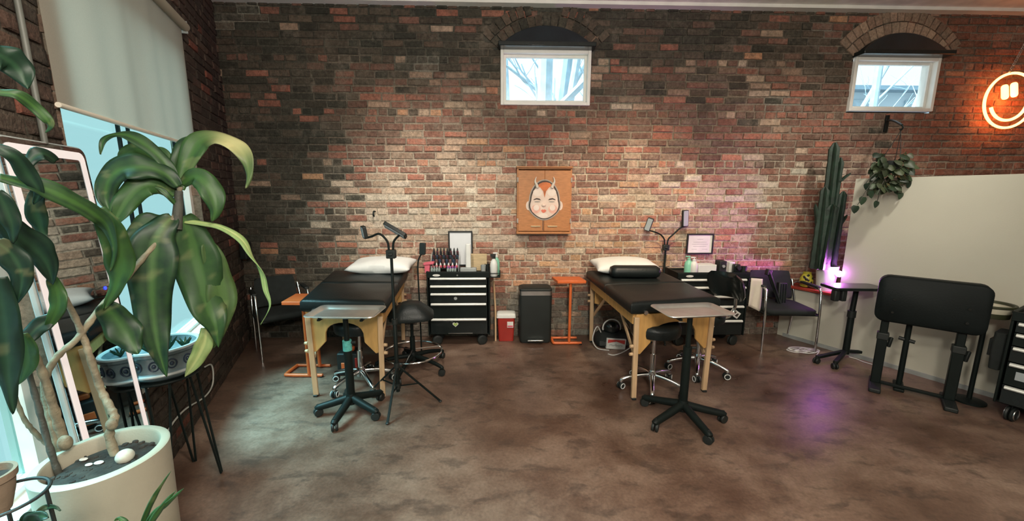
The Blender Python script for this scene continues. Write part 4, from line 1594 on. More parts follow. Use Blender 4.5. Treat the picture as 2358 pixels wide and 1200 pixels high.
text_obj('lettering', 'Marlboro', frame(FM @ Vector((0, -.012, .0005)), FM.col[0].to_3d(), FM.col[1].to_3d()), .034, M['grey_plastic'], mk)
cbl = [at(1402, 822, q.y - .02), at(1376, 806, q.y + .02), at(1365, 785, q.y + .04), at(1368, 765, q.y + .06), at(1376, 752, q.y + .08), at(1384, 766, q.y + .10)]
cbl[0].z, cbl[1].z = .006, .010
tag(obj('power_cable', MB().tube(spline(cbl, 8), .0055, 8), M['cable'], base=(cbl[0].x, cbl[0].y, 0)), 'white cable looping up at the left of the black bag', 'cable')
cb2 = [fl(1400, 815, .006), fl(1412, 818, .006), fl(1428, 814, .006), fl(1440, 808, .008), at(1452, 800, q.y - .01)]
tag(obj('power_cable', MB().tube(spline(cb2, 8), .0055, 8), M['cable'], base=(cb2[1].x, cb2[1].y, 0)), 'white cable lying on the floor below the red and white box', 'cable')
# ================================================================ CHAIRS
def meeting_chair(c, rz, label, arms, w=.50, d=.46, zk=1.0):
    """c = middle of the four feet; rz turns the front, which faces -Y, about Z"""
    root = thing('meeting_chair', label, 'chair', (c[0], c[1], 0), 'black chairs with chrome legs')
    T = rot(0, 0, rz, (c[0], c[1], 0)) @ Matrix.Diagonal((1, 1, zk, 1))
    P = lambda x, y, z: T @ Vector((x, y, z))
    seat = MB().rrect([(w - .06, d - .02, .05, .385), (w - .03, d + .01, .06, .40), (w - .03, d + .01, .06, .43), (w - .07, d - .03, .05, .445)], T)
    obj('seat', seat, M['black_fabric'], root, ang=60)
    # backrest: a slightly bowed padded panel
    vs, fs = [], []
    nu, nv = 14, 10
    for s_ in (0, 1):
        for j in range(nv + 1):
            for i in range(nu + 1):
                u, v = -1 + 2 * i / nu, j / nv
                wd = (w / 2 - .025) * (1 - .10 * v) * (1 - .10 * max(0, abs(v * 2 - 1) - .75) * 4 * .5)
                e = max(0, (1 - abs(u) ** 6) * (1 - abs(2 * v - 1) ** 6)) ** .5
                vs.append(P(u * wd, d / 2 - .02 + .07 * v - .035 * (1 - u * u) * -1 * .6 + (s_ * 2 - 1) * .017 * e, .46 + .29 * v))
    mm = (nu + 1) * (nv + 1)
    for q in (0, mm):
        for j in range(nv):
            for i in range(nu):
                a = q + j * (nu + 1) + i
                fs.append((a, a + 1, a + nu + 2, a + nu + 1))
    obj('backrest', MB().add(vs, fs), M['black_fabric'], root)
    for sx_ in (-1, 1):
        x = sx_ * w / 2
        zt = .645 if arms else .60
        fr = MB().tube([P(x, -d / 2, .0), P(x, -d / 2 + .01, .40), P(x, -d / 2 + .03, zt - .02), P(x, -d / 2 + .05, zt)], .011, 10)
        obj('leg', fr, M['chrome'], root)
        rr_ = MB().tube(spline([P(x, d / 2 + .03, 0), P(x, d / 2 - .01, .30), P(x, d / 2 - .005, .45), P(x * .94, d / 2 + .05, .66)], 6), .011, 10)
        obj('leg', rr_, M['chrome' if arms else 'black'], root)
        am = MB().tube(spline([P(x, -d / 2 + .05, zt), P(x, -d / 2 + .09, zt + .006), P(x, d / 2 - .06, zt + .004), P(x, d / 2 + .02, zt - .03)], 6), [.011] * 19, 10)
        ar = obj('armrest', am, M['chrome'], root)
        obj('arm_pad', MB().box((0, 0, 0), (.042, d * .62, .022), frame(P(x, -.01, zt + .016), T.to_3x3() @ Vector((1, 0, 0)), T.to_3x3() @ Vector((0, 1, 0)))), M['black_plastic'], ar, bevel=.008)
        obj('side_rail', MB().tube([P(x, -d / 2 + .01, .39), P(x, d / 2, .39)], .009, 8), M['black'], root)
    obj('cross_rail', MB().tube([P(-w / 2, -d / 2 + .02, .385), P(w / 2, -d / 2 + .02, .385)], .008, 8), M['black'], root)
    return root


meeting_chair((-2.075, 3.625), R(38), 'black meeting chair with chrome legs in the dark corner below the tall window', True, .42, .36, .92)
meeting_chair((2.775, 3.665), R(-6), 'black meeting chair with chrome arms between the cream towel and the half wall', True, .49, .40, .95)
# folded tripod leaning in the right chair
a, b = at(1768, 625, 3.74), at(1795, 706, 3.68)
ft = thing('folded_tripod', 'folded black tripod leaning upright on the right chair', 'tripod', (b.x, b.y, b.z))
d = (a - b)
for k, (ox, oy) in enumerate(((0, 0), (.022, .01), (.010, -.016))):
    o_ = Vector((ox, oy, 0))
    obj('leg', MB().tube([b + o_, b + d * .55 + o_, b + d * .56 + o_ * .9, a + o_ * .8], [.008, .008, .011, .011], 10), M['black_plastic'], ft)
obj('head', MB().box((0, 0, 0), (.05, .045, .06), rot(0, .2, 0, tuple(a + Vector((.008, 0, -.01))))), M['black_plastic'], ft, bevel=.008)
a, b = at(1800, 650, 3.76), at(1797, 706, 3.72)
bq = thing('strap_case', 'ribbed black case standing in the right chair beside the folded tripod', 'case', (b.x, b.y, b.z))
obj('body', MB().box((0, 0, 0), (.085, .05, (a - b).length), rot(R(-8), .06, 0, tuple((a + b) / 2))), M['black_plastic'], bq, bevel=.010)
for k in range(3):
    q = (a + b) / 2 + Vector((-.026 + .026 * k, -.028, 0))
    obj('rib', MB().box((0, 0, 0), (.006, .006, (a - b).length * .9), rot(R(-8), .06, 0, tuple(q))), M['black_gloss'], bq)

# ================================================================ RIGHT SIDE
# slim rolling side table in front of the half wall
cc = (3.05, 3.255)
ct = thing('rolling_side_table', 'slim black rolling side table in front of the white pot', 'side table', (cc[0], cc[1], 0))
tz = .692
Tt = rot(0, 0, R(-4), (3.03, 3.36, tz))
tc_ = (fl(1855, 650, tz) + fl(1995, 652, tz)) / 2
Tt = rot(0, 0, R(-4), (tc_.x, 3.255, tz))
obj('tabletop', MB().rrect([(.42, .19, .03, -.014), (.44, .21, .035, -.006), (.44, .21, .035, .010), (.43, .20, .03, .014)], Tt), M['black_gloss'], ct)
px = fl(1945, 826, 0)
pt = Vector((px.x, px.y, 0))
obj('post', MB().tube([pt + Vector((0, 0, .05)), pt + Vector((0, 0, .43)), pt + Vector((0, 0, .44)), Vector((pt.x + .01, pt.y, tz - .014))], [.027, .025, .021, .020], 14), M['black'], ct)
obj('collar', MB().cyl(pt + Vector((0, 0, .40)), pt + Vector((0, 0, .46)), .032, n=14), M['black_plastic'], ct)
for k, x in enumerate((1925, 1942)):
    q = at(x, 668, 3.20)
    obj('hanger', MB().box((q.x, 3.20, tz - .060), (.042, .05, .095)), M['black_plastic'], ct, bevel=.008)
for k, (fx, fy) in enumerate(((1880, 832), (1922, 845), (1985, 820))):
    f = fl(fx, fy, .02)
    f.z = .06
    lg = obj('leg', MB().bar(pt + Vector((0, 0, .075)), f, .035, .026), M['black'], ct, bevel=.006)
    caster((f.x, f.y), .3 + k, lg, .026)

# large padded arm board on two posts
A0, A1 = Vector((2.935, 2.86, 0)), Vector((3.325, 2.475, 0))
AU = (A1 - A0).normalized()
AN = Vector((AU.y, -AU.x, 0))
if AN.dot(Vector((-1, -1, 0))) < 0:
    AN = -AN
AL = (A1 - A0).length
zt, zb = .885, .545
tbl = thing('padded_bench', 'folded black padded bench standing on two black posts before the half wall', 'bench', (A0 + A1) / 2)
sl = MB()
ctr = (A0 + A1) / 2 + Vector((0, 0, (zt + zb) / 2))
sl.rrect([(AL - .01, zt - zb - .01, .05, -.055), (AL + .02, zt - zb + .012, .06, -.045), (AL + .02, zt - zb + .012, .06, .045), (AL - .01, zt - zb - .01, .05, .055)], frame(ctr, AU, Vector((0, 0, 1))))
obj('pad', sl, M['bench'], tbl, ang=50)
for k in (.16, .84):
    for zz in (.62, .72):
        q = A0 + AU * AL * k + AN * .062 + Vector((0, 0, zz))
        obj('stud', MB().cyl(q - AN * .012, q + AN * .003, .009, n=10), M['black_gloss'], tbl)
for k, h in ((.11, .62), (.83, .62)):
    q = A0 + AU * AL * k
    po = obj('post', MB().bar(q + Vector((0, 0, .03)), q + Vector((0, 0, .40)), .060, .060, up=AN).bar(q + Vector((0, 0, .40)), q + Vector((0, 0, h)), .046, .046, up=AN), M['black'], tbl, bevel=.006)
    obj('collar', MB().bar(q + Vector((0, 0, .385)), q + Vector((0, 0, .44)), .070, .070, up=AN), M['black_plastic'], po, bevel=.006)
    obj('lever', MB().bar(q + AU * .04 + Vector((0, 0, .33)), q + AU * .05 + Vector((0, 0, .41)), .02, .02), M['black_plastic'], po, bevel=.004)
    ff = MB().box((0, 0, .016), (.07, .30, .032), frame(q + AN * .03, AU, AN, (0, 0, 1)))
    obj('foot_bar', ff, M['black_plastic'], tbl, bevel=.008)
q = A0 + AU * AL * .36 - AN * .07
obj('rear_post', MB().cyl(q + Vector((0, 0, .02)), q + Vector((0, 0, .58)), .018, n=12), M['black'], tbl)
obj('rear_clamp', MB().tube([q + AU * -.045 + Vector((0, 0, .40)), q + AU * .045 + Vector((0, 0, .385))], .014, 10), M['black_plastic'], tbl)
obj('rear_foot', MB().box((0, 0, .012), (.06, .20, .024), frame(q, AU, AN, (0, 0, 1))), M['black'], tbl, bevel=.006)
obj('cross_bar', MB().bar(A0 + AU * AL * .11 + Vector((0, 0, .035)), A0 + AU * AL * .83 + Vector((0, 0, .035)), .03, .022), M['black'], tbl, bevel=.004)
# round basket behind the bench
bz = .74
b0 = fl(2300, 690, bz)
bk = thing('round_basket', 'round olive rimmed basket with a cream inside behind the padded bench', 'basket', (b0.x, b0.y, 0))
bc = (b0.x + .03, b0.y + .02, 0)
bc = tuple(pwp(1.385, .235, 0))
obj('bowl', MB().lathe([(.07, bz - .085), (.100, bz - .07), (.112, bz - .01), (.106, bz - .01), (.095, bz - .06), (.02, bz - .07)], (bc[0], bc[1], 0), 32, cap0=True, cap1=True), M['bowl_in'], bk)
obj('rim', MB().lathe([(.112, bz - .014), (.128, bz - .004), (.128, bz + .008), (.112, bz + .006), (.106, bz - .008)], (bc[0], bc[1], 0), 32, cap0=False, cap1=False), M['bowl_rim'], bk)
obj('base', MB().lathe([(.103, bz - .086), (.107, bz - .05), (.107, bz - .05)], (bc[0], bc[1], 0), 32), M['bowl_rim'], bk)
obj('stem', MB().cyl((bc[0], bc[1], .02), (bc[0], bc[1], bz - .08), .014, n=12), M['black'], bk)
obj('foot', MB().lathe([(.09, 0), (.09, .012), (.02, .022)], (bc[0], bc[1], 0), 24), M['black'], bk)

# coiled white cables on the floor
pts = []
for k in range(46):
    a = k * .55
    rr_ = .07 + .05 * math.sin(k * .7)
    q = fl(1838, 808, .006)
    pts.append(q + Vector((rr_ * 1.5 * math.cos(a) + .002 * k, rr_ * .6 * math.sin(a), .004 + .010 * (k % 5) / 5)))
pts += [fl(1880, 822, .006), fl(1908, 822, .006)]
tag(obj('cable_coil', MB().tube(spline(pts, 4), .0045, 7), M['cable'], base=fl(1838, 808, 0)), 'tangled white cable lying on the floor beneath the right chair', 'cable')
tag(obj('white_cord', MB().tube(spline([fl(1955, 822, .006), fl(1970, 826, .006), fl(1990, 834, .006), fl(2010, 840, .006)], 6), .0045, 7), M['cable'], base=fl(1975, 828, 0)), 'short white cord on the floor beside the bench foot', 'cord')

# ---- on the low red cap: vase, white pot with cactus, grow lamp
zc_ = .5625
tpos = lambda x, y: fl(x, y, zc_)
vq = pwp(.10, -.035, zc_)
vq = pwp(.135, -.03, zc_)
va = thing('spotted_vase', 'yellow green vase with dark spots on the red capped low wall', 'vase', vq)
vh = .155
prof = [(.034, 0), (.050, .012), (.058, .05), (.056, .09), (.042, .125), (.034, .14), (.038, vh), (.030, vh), (.026, .13)]
obj('body', MB().lathe(prof, vq, 28), M['yellow_glaze'], va)
rs = random.Random(3)
sp = MB()
for k in range(16):
    a = R(200) + rs.random() * R(200)
    z = .02 + rs.random() * .11
    rad = .058 - .02 * max(0, (z - .09) / .05) - (.008 if z < .02 else 0)
    d = Vector((math.cos(a), math.sin(a), 0))
    q = Vector(vq) + d * (rad - .001) + Vector((0, 0, z))
    s_ = rs.uniform(.008, .015)
    sp.ball((0, 0, 0), (s_, s_ * 1.1, .004), 10, 6, frame(q, Vector((-d.y, d.x, 0)), Vector((0, 0, 1)), d))
o_ = obj('glaze_pattern', sp, M['spot_glaze'], va, label='dark round spots')
pq = pwp(.285, -.065, zc_)
pot = thing('potted_cactus', 'tall dark column cactus in a white tapered pot on the low wall', 'cactus', pq)
obj('pot', MB().lathe([(.070, 0), (.092, .245), (.086, .245), (.080, .19), (.01, .19)], pq, 28, cap1=True), M['white_plastic'], pot)
obj('soil', MB().lathe([(.082, .215), (.04, .222), (.01, .224)], pq, 20), M['soil'], pot)


def ribbed(p0, p1, r0, r1, n=6, seg=20):
    mb = MB()
    m = n * 4
    vs, fs = [], []
    p0, p1 = Vector(p0), Vector(p1)
    for j in range(seg + 1):
        t = j / seg
        c = p0.lerp(p1, t)
        tip = 1 if t < .95 else math.sqrt(max(.10, 1 - ((t - .95) / .052) ** 2))
        for k in range(m):
            a = 2 * PI * k / m
            rr_ = (r0 + (r1 - r0) * t) * tip * (1 + .22 * math.cos(n * a)) * (1 + .05 * math.sin(j * 2.1))
            vs.append(c + Vector((rr_ * math.cos(a), rr_ * math.sin(a), 0)))
    for j in range(seg):
        for k in range(m):
            l = (k + 1) % m
            fs.append((j * m + k, j * m + l, (j + 1) * m + l, (j + 1) * m + k))
    fs.append(tuple(seg * m + k for k in range(m)))
    return mb.add(vs, fs)


ctop = at(1903, 328, pq.y).z
px_ = lambda x, z: Vector((at(x, 500, pq.y).x, pq.y, z))
base_z = zc_ + .218
zz = lambda y: at(1905, y, pq.y).z
for (xb, yb, xt, yt, r0, r1, dy) in ((1906, 612, 1899, 328, .044, .036, 0), (1916, 612, 1920, 362, .036, .028, .02), (1893, 612, 1889, 430, .050, .030, -.01), (1925, 612, 1930, 440, .038, .026, -.02), (1900, 612, 1905, 470, .055, .04, -.04)):
    a, b = px_(xb, base_z), px_(xt, zz(yt))
    st_ = obj('stem', ribbed(a + Vector((0, dy, 0)), b + Vector((0, dy, 0)), r0, r1), M['cactus'], pot)
for (x0, y0, x1, y1) in ((1922, 418, 1944, 398), (1926, 470, 1938, 450), (1886, 520, 1874, 470), (1930, 530, 1950, 495), (1890, 470, 1878, 500)):
    obj('arm', ribbed(px_(x0, zz(y0)), px_(x1, zz(y1)), .018, .013, 5, 6), M['cactus'], pot)
gq = pwp(.395, -.045, .745)
gl = thing('grow_lamp', 'small glowing purple grow lamp beside the white cactus pot', 'lamp', gq)
obj('housing', MB().ball(gq + Vector((0, .024, 0)), (.034, .030, .034), 18, 12), M['white_plastic'], gl)
obj('diode', MB().lathe([(.030, 0), (.028, .012), (.016, .020)], (0, 0, 0), 20, frame(gq + Vector((0, .006, 0)), (1, 0, 0), (0, 0, 1), (0, -1, 0))), M['grow'], gl)
obj('stem', MB().tube(spline([gq + Vector((0, .05, -.01)), gq + Vector((.0, .06, -.06)), Vector((gq.x - .0, gq.y + .06, zc_))], 5), .006, 8), M['black'], gl)

# ================================================================ ON THE BRICK WALL
# wooden cabinet with a painted horned face
ca, cb_ = at(1191, 386, 3.85), at(1314, 538, 3.85)
cx, cz = (ca.x + cb_.x) / 2, (ca.z + cb_.z) / 2
cw, chh = cb_.x - ca.x, ca.z - cb_.z
YF = 3.85
wc = thing('wall_cabinet', 'wooden wall cabinet with a painted horned face across its two doors', 'cabinet', (cx, YF, cz))
bx = MB()
bx.box((cx - cw / 2 + .007, YF + .060, cz), (.014, .10, chh)).box((cx + cw / 2 - .007, YF + .060, cz), (.014, .10, chh))
bx.box((cx, YF + .060, cz + chh / 2 - .007), (cw - .028, .10, .014)).box((cx, YF + .060, cz - chh / 2 + .007), (cw - .028, .10, .014)).box((cx, YF + .105, cz), (cw - .028, .01, chh - .028))
obj('body', bx, M['art_wood'], wc, bevel=.002)
obj('cornice', MB().box((cx, YF + .050, cz + chh / 2 + .006), (cw + .012, .125, .014)), M['art_wood'], wc, bevel=.003)
obj('plinth', MB().box((cx, YF + .050, cz - chh / 2 + .008), (cw + .008, .125, .022)), M['art_wood'], wc, bevel=.003)
for s_ in (-1, 1):
    dr = obj('door', MB().box((cx + s_ * (cw / 4 - .0055), YF + .003, cz - .0), (cw / 2 - .0125, .016, chh - .050)), M['art_wood'], wc, bevel=.002)
    obj('slot_handle', MB().box((cx + s_ * cw * .155, YF - .009, cz - chh * .385), (cw * .18, .010, .012)), M['beige_wood'], dr, bevel=.003)
    for zz_ in (.32, -.30):
        obj('hinge', MB().box((cx + s_ * (cw / 2 - .006), YF - .002, cz + chh * zz_), (.014, .014, .045)), M['grey_paint'], dr, bevel=.002)
k_ = cw / 760.0
PX = lambda x, y: (cx + (x - 620) * k_, cz + (605 - y) * k_)


def paint(name, poly, mat, depth, parent=wc, th=.0035):
    y = YF - .0048 - depth
    pts = [PX(*p) for p in poly]
    ar = sum(pts[i][0] * pts[(i + 1) % len(pts)][1] - pts[(i + 1) % len(pts)][0] * pts[i][1] for i in range(len(pts)))
    if ar < 0:
        pts = pts[::-1]
    return obj(name, MB().prism([(a, b) for a, b in pts], (0, y, 0), (1, 0, 0), (0, 0, 1), th), mat, parent, smooth=False)


def ell(cx_, cy_, rx, ry, a0=0, a1=360, n=32, p=1.0):
    return [(cx_ + rx * math.copysign(abs(math.cos(R(a0 + (a1 - a0) * k / n))) ** p, math.cos(R(a0 + (a1 - a0) * k / n))), cy_ - ry * math.copysign(abs(math.sin(R(a0 + (a1 - a0) * k / n))) ** p, math.sin(R(a0 + (a1 - a0) * k / n)))) for k in range(n)]


def headshape(g):
    """broad cheeks, narrower skull"""
    out = []
    for k in range(48):
        a = 2 * PI * k / 48
        y = -math.sin(a)
        w_ = 198 + 30 * (y > 0) * math.sin(PI * min(1, max(0, y))) - 10 * max(0, -y)
        out.append((620 + (w_ + g) * math.cos(a) * (1 if y < .6 else 1), 590 + (262 + g) * y))
    return out


face = paint('face_rim', headshape(18), M['grey_paint'], .001)
for sgn in (-1, 1):
    paint('ear', ell(620 + sgn * 222, 668, 34, 62), M['skin'], .0005, face)
paint('face_shadow', headshape(4), M['line'], .003, face)
paint('face', [(x * 1.0, y) for x, y in [(620 + (x - 620) * .93, 600 + (y - 590) * .93) for x, y in headshape(0)]], M['skin'], .005, face)
paint('hair', [(620, 560)] + [(600, 470), (560, 420), (520, 405), (545, 370), (590, 350), (640, 346), (690, 358), (725, 395), (680, 420), (640, 470)], M['hair'], .007, face)
for sgn in (-1, 1):
    paint('cheek', ell(620 + sgn * 118, 715, 62, 60), M['blush'], .0065, face)
    paint('cheek_light', ell(620 + sgn * 112, 696, 40, 40), M['painted_light'], .0075, face)
    paint('temple', ell(620 + sgn * 98, 488, 62, 52), M['painted_light'], .0062, face)
    paint('brow', [(620 + sgn * a, b) for a, b in ((48, 592), (70, 570), (110, 562), (150, 580), (152, 592), (110, 580), (72, 588))], M['line'], .0075, face)
    paint('eye', ell(620 + sgn * 100, 612, 42, 9), M['grey_paint'], .0075, face)
    hn = MB()
    hp = [(620 + sgn * 100, 425), (620 + sgn * 112, 385), (620 + sgn * 132, 345), (620 + sgn * 128, 305), (620 + sgn * 116, 275)]
    hn.tube(spline([Vector((PX(*q)[0], YF - .016, PX(*q)[1])) for q in hp], 4), [.016 * (1 - .92 * i / 16) + .0012 for i in range(17)], 10)
    obj('horn', hn, M['horn'], face)
ns = MB().ball((PX(610, 660)[0], YF - .014, PX(610, 660)[1]), (.022, .012, .018), 14, 10)
obj('nose', ns, M['skin'], face)
paint('lips', [(572, 735), (590, 718), (608, 724), (626, 718), (650, 736), (630, 758), (608, 768), (590, 758)], M['lip'], .0075, face)
paint('chin', ell(605, 805, 62, 34), M['painted_light'], .0065, face)
paint('door_seam', [(601, 870), (609, 870), (609, 1010), (601, 1010)], M['line'], .0003, face)


# framed sheets leaning on the brick wall
def framed(name, x0, y0, x1, y1, Y, label, lines, mat='paper', bar=.014):
    a, b = at(x0, y0, Y), at(x1, y1, Y)
    cx, cz, w_, h_ = (a.x + b.x) / 2, (a.z + b.z) / 2, abs(b.x - a.x), abs(a.z - b.z)
    root = thing(name, label, 'framed certificate', (cx, Y, cz))
    fr = MB()
    for s_ in (-1, 1):
        fr.box((cx + s_ * (w_ / 2 - bar / 2), Y, cz), (bar, .022, h_))
        fr.box((cx, Y, cz + s_ * (h_ / 2 - bar / 2)), (w_ - 2 * bar, .022, bar))
    obj('frame', fr, M['frame_black'], root, bevel=.002)
    sh = obj('sheet', MB().box((cx, Y + .003, cz), (w_ - 2 * bar, .008, h_ - 2 * bar)), M[mat], root, smooth=False)
    for (u, v, l) in lines:
        obj('text_line', MB().box((cx + u * w_, Y - .0015, cz + v * h_), (l * w_, .001, .0028)), M['grey_plastic'], sh, smooth=False)
    return root


framed('certificate', 1032, 532, 1089, 612, 3.935, 'tall black framed white sheet on the wall behind the ink bottles', [])
framed('certificate', 1583, 538, 1640, 585, 3.935, 'wide black framed certificate on the wall above the right tool chest', [(0, .22, .22), (0, .08, .5), (-.0, -.02, .6), (0, -.12, .5), (-.2, -.26, .2), (.2, -.26, .2)], 'sticker_white')
hk = at(862, 492, 3.93)
tag(obj('wall_hook', MB().tube(spline([hk + Vector((.0, .03, .02)), hk + Vector((0, -.02, .02)), hk + Vector((0, -.03, -.01)), hk + Vector((0, -.015, -.025))], 5), .008, 8), M['black'], base=hk), 'small black hook in the pale bricks above the left table', 'hook')

# neon smiling face hung on chains
nc = at(2325, 232, 3.86)
ng = thing('neon_sign', 'round orange neon sign of a smiling face hanging on the brick wall', 'neon sign', nc)
nr = .252
FT = frame(nc, Vector((math.cos(R(14)), 0, math.sin(R(14)) * 1.0)), Vector((-math.sin(R(14)), 0, math.cos(R(14)))), Vector((0, -1, 0)))
NP = lambda u, v, w_=0: FT @ Vector((u * nr, v * nr, w_))
obj('ring', MB().tube([NP(math.cos(2 * PI * k / 64), math.sin(2 * PI * k / 64)) for k in range(64)], .0115, 10, closed=True), M['neon'], ng)
obj('mouth', MB().tube([NP(.74 * math.cos(a), .74 * math.sin(a) * 1.0 + .02) for a in [R(188) + R(164) * k / 26 for k in range(27)]], .0125, 10), M['neon'], ng)
for x in (-.18, .18):
    obj('eye', MB().tube([NP(x, .09), NP(x, .10), NP(x, .13), NP(x, .18), NP(x, .55), NP(x, .60), NP(x, .63), NP(x, .64)], [.006, .014, .021, .025, .025, .021, .014, .006], 14), M['neon'], ng)
obj('backing', MB().lathe([(nr * 1.02, 0), (nr * 1.02, .004)], (0, 0, 0), 40, frame(nc + Vector((0, .022, 0)), (1, 0, 0), (0, 0, 1), (0, -1, 0))), M['clear_back'], ng, smooth=False)
chn = MB()
c0, c1 = NP(.0, 1.02), Vector((nc.x + .08, 3.80, ZC))
nl_ = 34
for k in range(nl_):
    q = c0.lerp(c1, (k + .5) / nl_)
    dz = (c1 - c0).normalized()
    sdv = Vector((1, 0, 0)) if k % 2 else Vector((0, 1, 0))
    L = (c1 - c0).length / nl_ * .72
    chn.tube([q + dz * (L * math.cos(a)) + sdv * (.010 * math.sin(a)) for a in [2 * PI * i / 10 for i in range(10)]], .0028, 6, closed=True)
obj('chain', chn, M['steel'], ng)

# ================================================================ LIT FLOOR MIRROR
mb0, mb1 = lwp(-.875, .115, .01), lwp(-.415, .115, .01)
mt0, mt1 = lwp(-.865, .030, 1.675), lwp(-.405, .030, 1.675)
MU = (mb1 - mb0).normalized()
MV = (mt0 - mb0).normalized()
MW = MU.cross(MV)
if MW.dot(LN) < 0:
    MW = -MW
mw, mh = (mb1 - mb0).length, (mt0 - mb0).length
MF = frame(mb0 + (MU * mw + MV * mh) / 2, MU, MV, MW)
mi = thing('floor_mirror', 'tall floor mirror with a glowing white band, leaning on the brick pier', 'mirror', (mb0 + mb1) / 2)
obj('frame', MB().rrect([(mw, mh, .035, -.018), (mw, mh, .038, .0)], MF), M['blue_rim'], mi, bevel=.004)
obj('mirror_glass', MB().rrect([(mw - .012, mh - .012, .033, .0002), (mw - .012, mh - .012, .033, .003)], MF), M['mirror'], mi, smooth=False)
bi, bo_ = .022, .052
vs, fs = [], []
for (w_, h_, r_0) in ((mw - 2 * bi, mh - 2 * bi, .03), (mw - 2 * bo_, mh - 2 * bo_, .012)):
    t_ = MB().rrect([(w_, h_, r_0, .0034)], MF, cap0=False, cap1=False)
    vs += t_.v
m_ = len(vs) // 2
vs2 = vs + [v + MW * .0015 for v in vs]
for k in range(m_):
    l = (k + 1) % m_
    fs += [(2 * m_ + k, 2 * m_ + l, 3 * m_ + l, 3 * m_ + k), (k, m_ + k, m_ + l, l), (k, l, 2 * m_ + l, 2 * m_ + k), (m_ + l, m_ + k, 3 * m_ + k, 3 * m_ + l)]
obj('light_band', MB().add(vs2, fs), M['led'], mi, smooth=False)
q = MF @ Vector((mw * .30, mh * .16, .004))
obj('touch_button', MB().lathe([(.008, 0), (.007, .002)], (0, 0, 0), 16, frame(q, MU, MV, MW)), M['blue_led'], mi, label='blue lit touch dot')
# ================================================================ PLANTS
VIEW = CAM.copy()


def leaf_mesh(pts, width, curl=.07, twist=0.0, tone0=.15, yellow=0.0, ymid=0.0, n=7, face=None, wave=.0, base_w=.25, seed=0, yl_tip=0.0, nrm=None):
    """a strap leaf along a line of places; its flat side is turned towards nrm (default: the room)"""
    r = random.Random(seed + len(pts) * 7)
    P = spline(pts, n)
    m = len(P)
    K = 9
    vs, fs, cs = [], [], []
    for i, p in enumerate(P):
        t = i / (m - 1)
        T = (P[min(i + 1, m - 1)] - P[max(i - 1, 0)]).normalized()
        fc = (Vector(nrm) if nrm is not None else Vector((.62, -.72, .30)))
        S = T.cross(fc)
        S = S.normalized() if S.length > 1e-4 else T.orthogonal()
        Nn = S.cross(T).normalized()
        a = twist * t + (wave * math.sin(t * 9 + seed))
        S, Nn = S * math.cos(a) + Nn * math.sin(a), Nn * math.cos(a) - S * math.sin(a)
        prof = (base_w + (1 - base_w) * min(1, t / .38) ** .8) * (max(0.0, 1 - max(0, (t - .45) / .55) ** 1.55)) + .012
        w_ = width / 2 * prof * (1 + .06 * math.sin(t * 17 + seed))
        for k in range(K):
            u = -1 + 2 * k / (K - 1)
            rip = .085 * width * math.sin(t * 15 + seed + (1.3 if u > 0 else 0)) * abs(u) ** 2
            q = p + S * (u * w_) + Nn * (-curl * w_ * (u * u) + rip - .16 * w_ * (1 - abs(u)) ** 2)
            vs.append(q)
            st = math.exp(-(u / .22) ** 2) * .55 + .22 * (.5 + .5 * math.sin(u * 15 + seed)) + tone0
            yy = max(0, yellow + ymid * math.exp(-((t - .60) / .13) ** 2) + yl_tip * max(0, (t - .55) / .45) + .12 * (noise.noise(q * 22) > .42))
            cs.append((min(1, st), min(1, yy), 0))
    for i in range(m - 1):
        for k in range(K - 1):
            a = i * K + k
            fs.append((a, a + 1, a + K + 1, a + K))
    mb = MB()
    mb.v, mb.f, mb.c = vs, fs, cs
    return mb


def leaf(root, pix, width, mat='leaf', name='leaf', label=None, **k):
    pts = [at(x, y, Y) for x, y, Y in pix]
    o = obj(name, leaf_mesh(pts, width, **k), M[mat], root, ang=180)
    s = o.modifiers.new('thick', 'SOLIDIFY')
    s.thickness = .0012
    if label:
        o['label'] = label
    return o


# ---- the big dracaena in its cream planter
PC = Vector((-1.255, 1.15, 0))
PR, PZ = .158, .685
dr = thing('potted_dracaena', 'large dracaena with long drooping leaves in a round cream planter', 'potted plant', PC)
obj('planter', MB().lathe([(PR * .86, 0), (PR * .90, .02), (PR, PZ - .03), (PR + .001, PZ - .004), (PR - .004, PZ), (PR - .022, PZ), (PR - .026, PZ - .006), (PR - .028, PZ - .08), (.01, PZ - .08)], PC, 64), M['planter'], dr, ang=50)
sv, sf = [], []
NS = 22
so_ = MB()
rs = random.Random(9)
prof_s = [(PR - .029, PZ - .050), (PR * .7, PZ - .040), (PR * .4, PZ - .038), (.01, PZ - .036)]
so_.lathe(prof_s, PC, 40)
for k in range(90):
    a, q = rs.random() * 2 * PI, (PR - .04) * math.sqrt(rs.random())
    s_ = rs.uniform(.004, .011)
    so_.ball((PC.x + q * math.cos(a), PC.y + q * math.sin(a), PZ - .040), (s_, s_ * rs.uniform(.7, 1.3), s_ * .7), 6, 4)
obj('soil', so_, M['soil'], dr)


def cane(pix, r, mat='bark', seed=1, name='stem'):
    b0 = fl(pix[0][0], pix[0][1], PZ - .045)
    sh = b0.y - pix[0][2]
    pts = [b0] + [at(x, y, Y + sh * max(0, 1 - i / 7)) for i, (x, y, Y) in enumerate(pix) if i]
    P = spline(pts, 7)
    rr_ = [r[0] + (r[1] - r[0]) * i / (len(P) - 1) for i in range(len(P))]
    rr_ = [q * (1 + .10 * math.sin(i * 1.7 + seed) + .06 * math.sin(i * 3.9)) for i, q in enumerate(rr_)]
    return obj(name, MB().tube(P, rr_, 12), M[mat], dr)


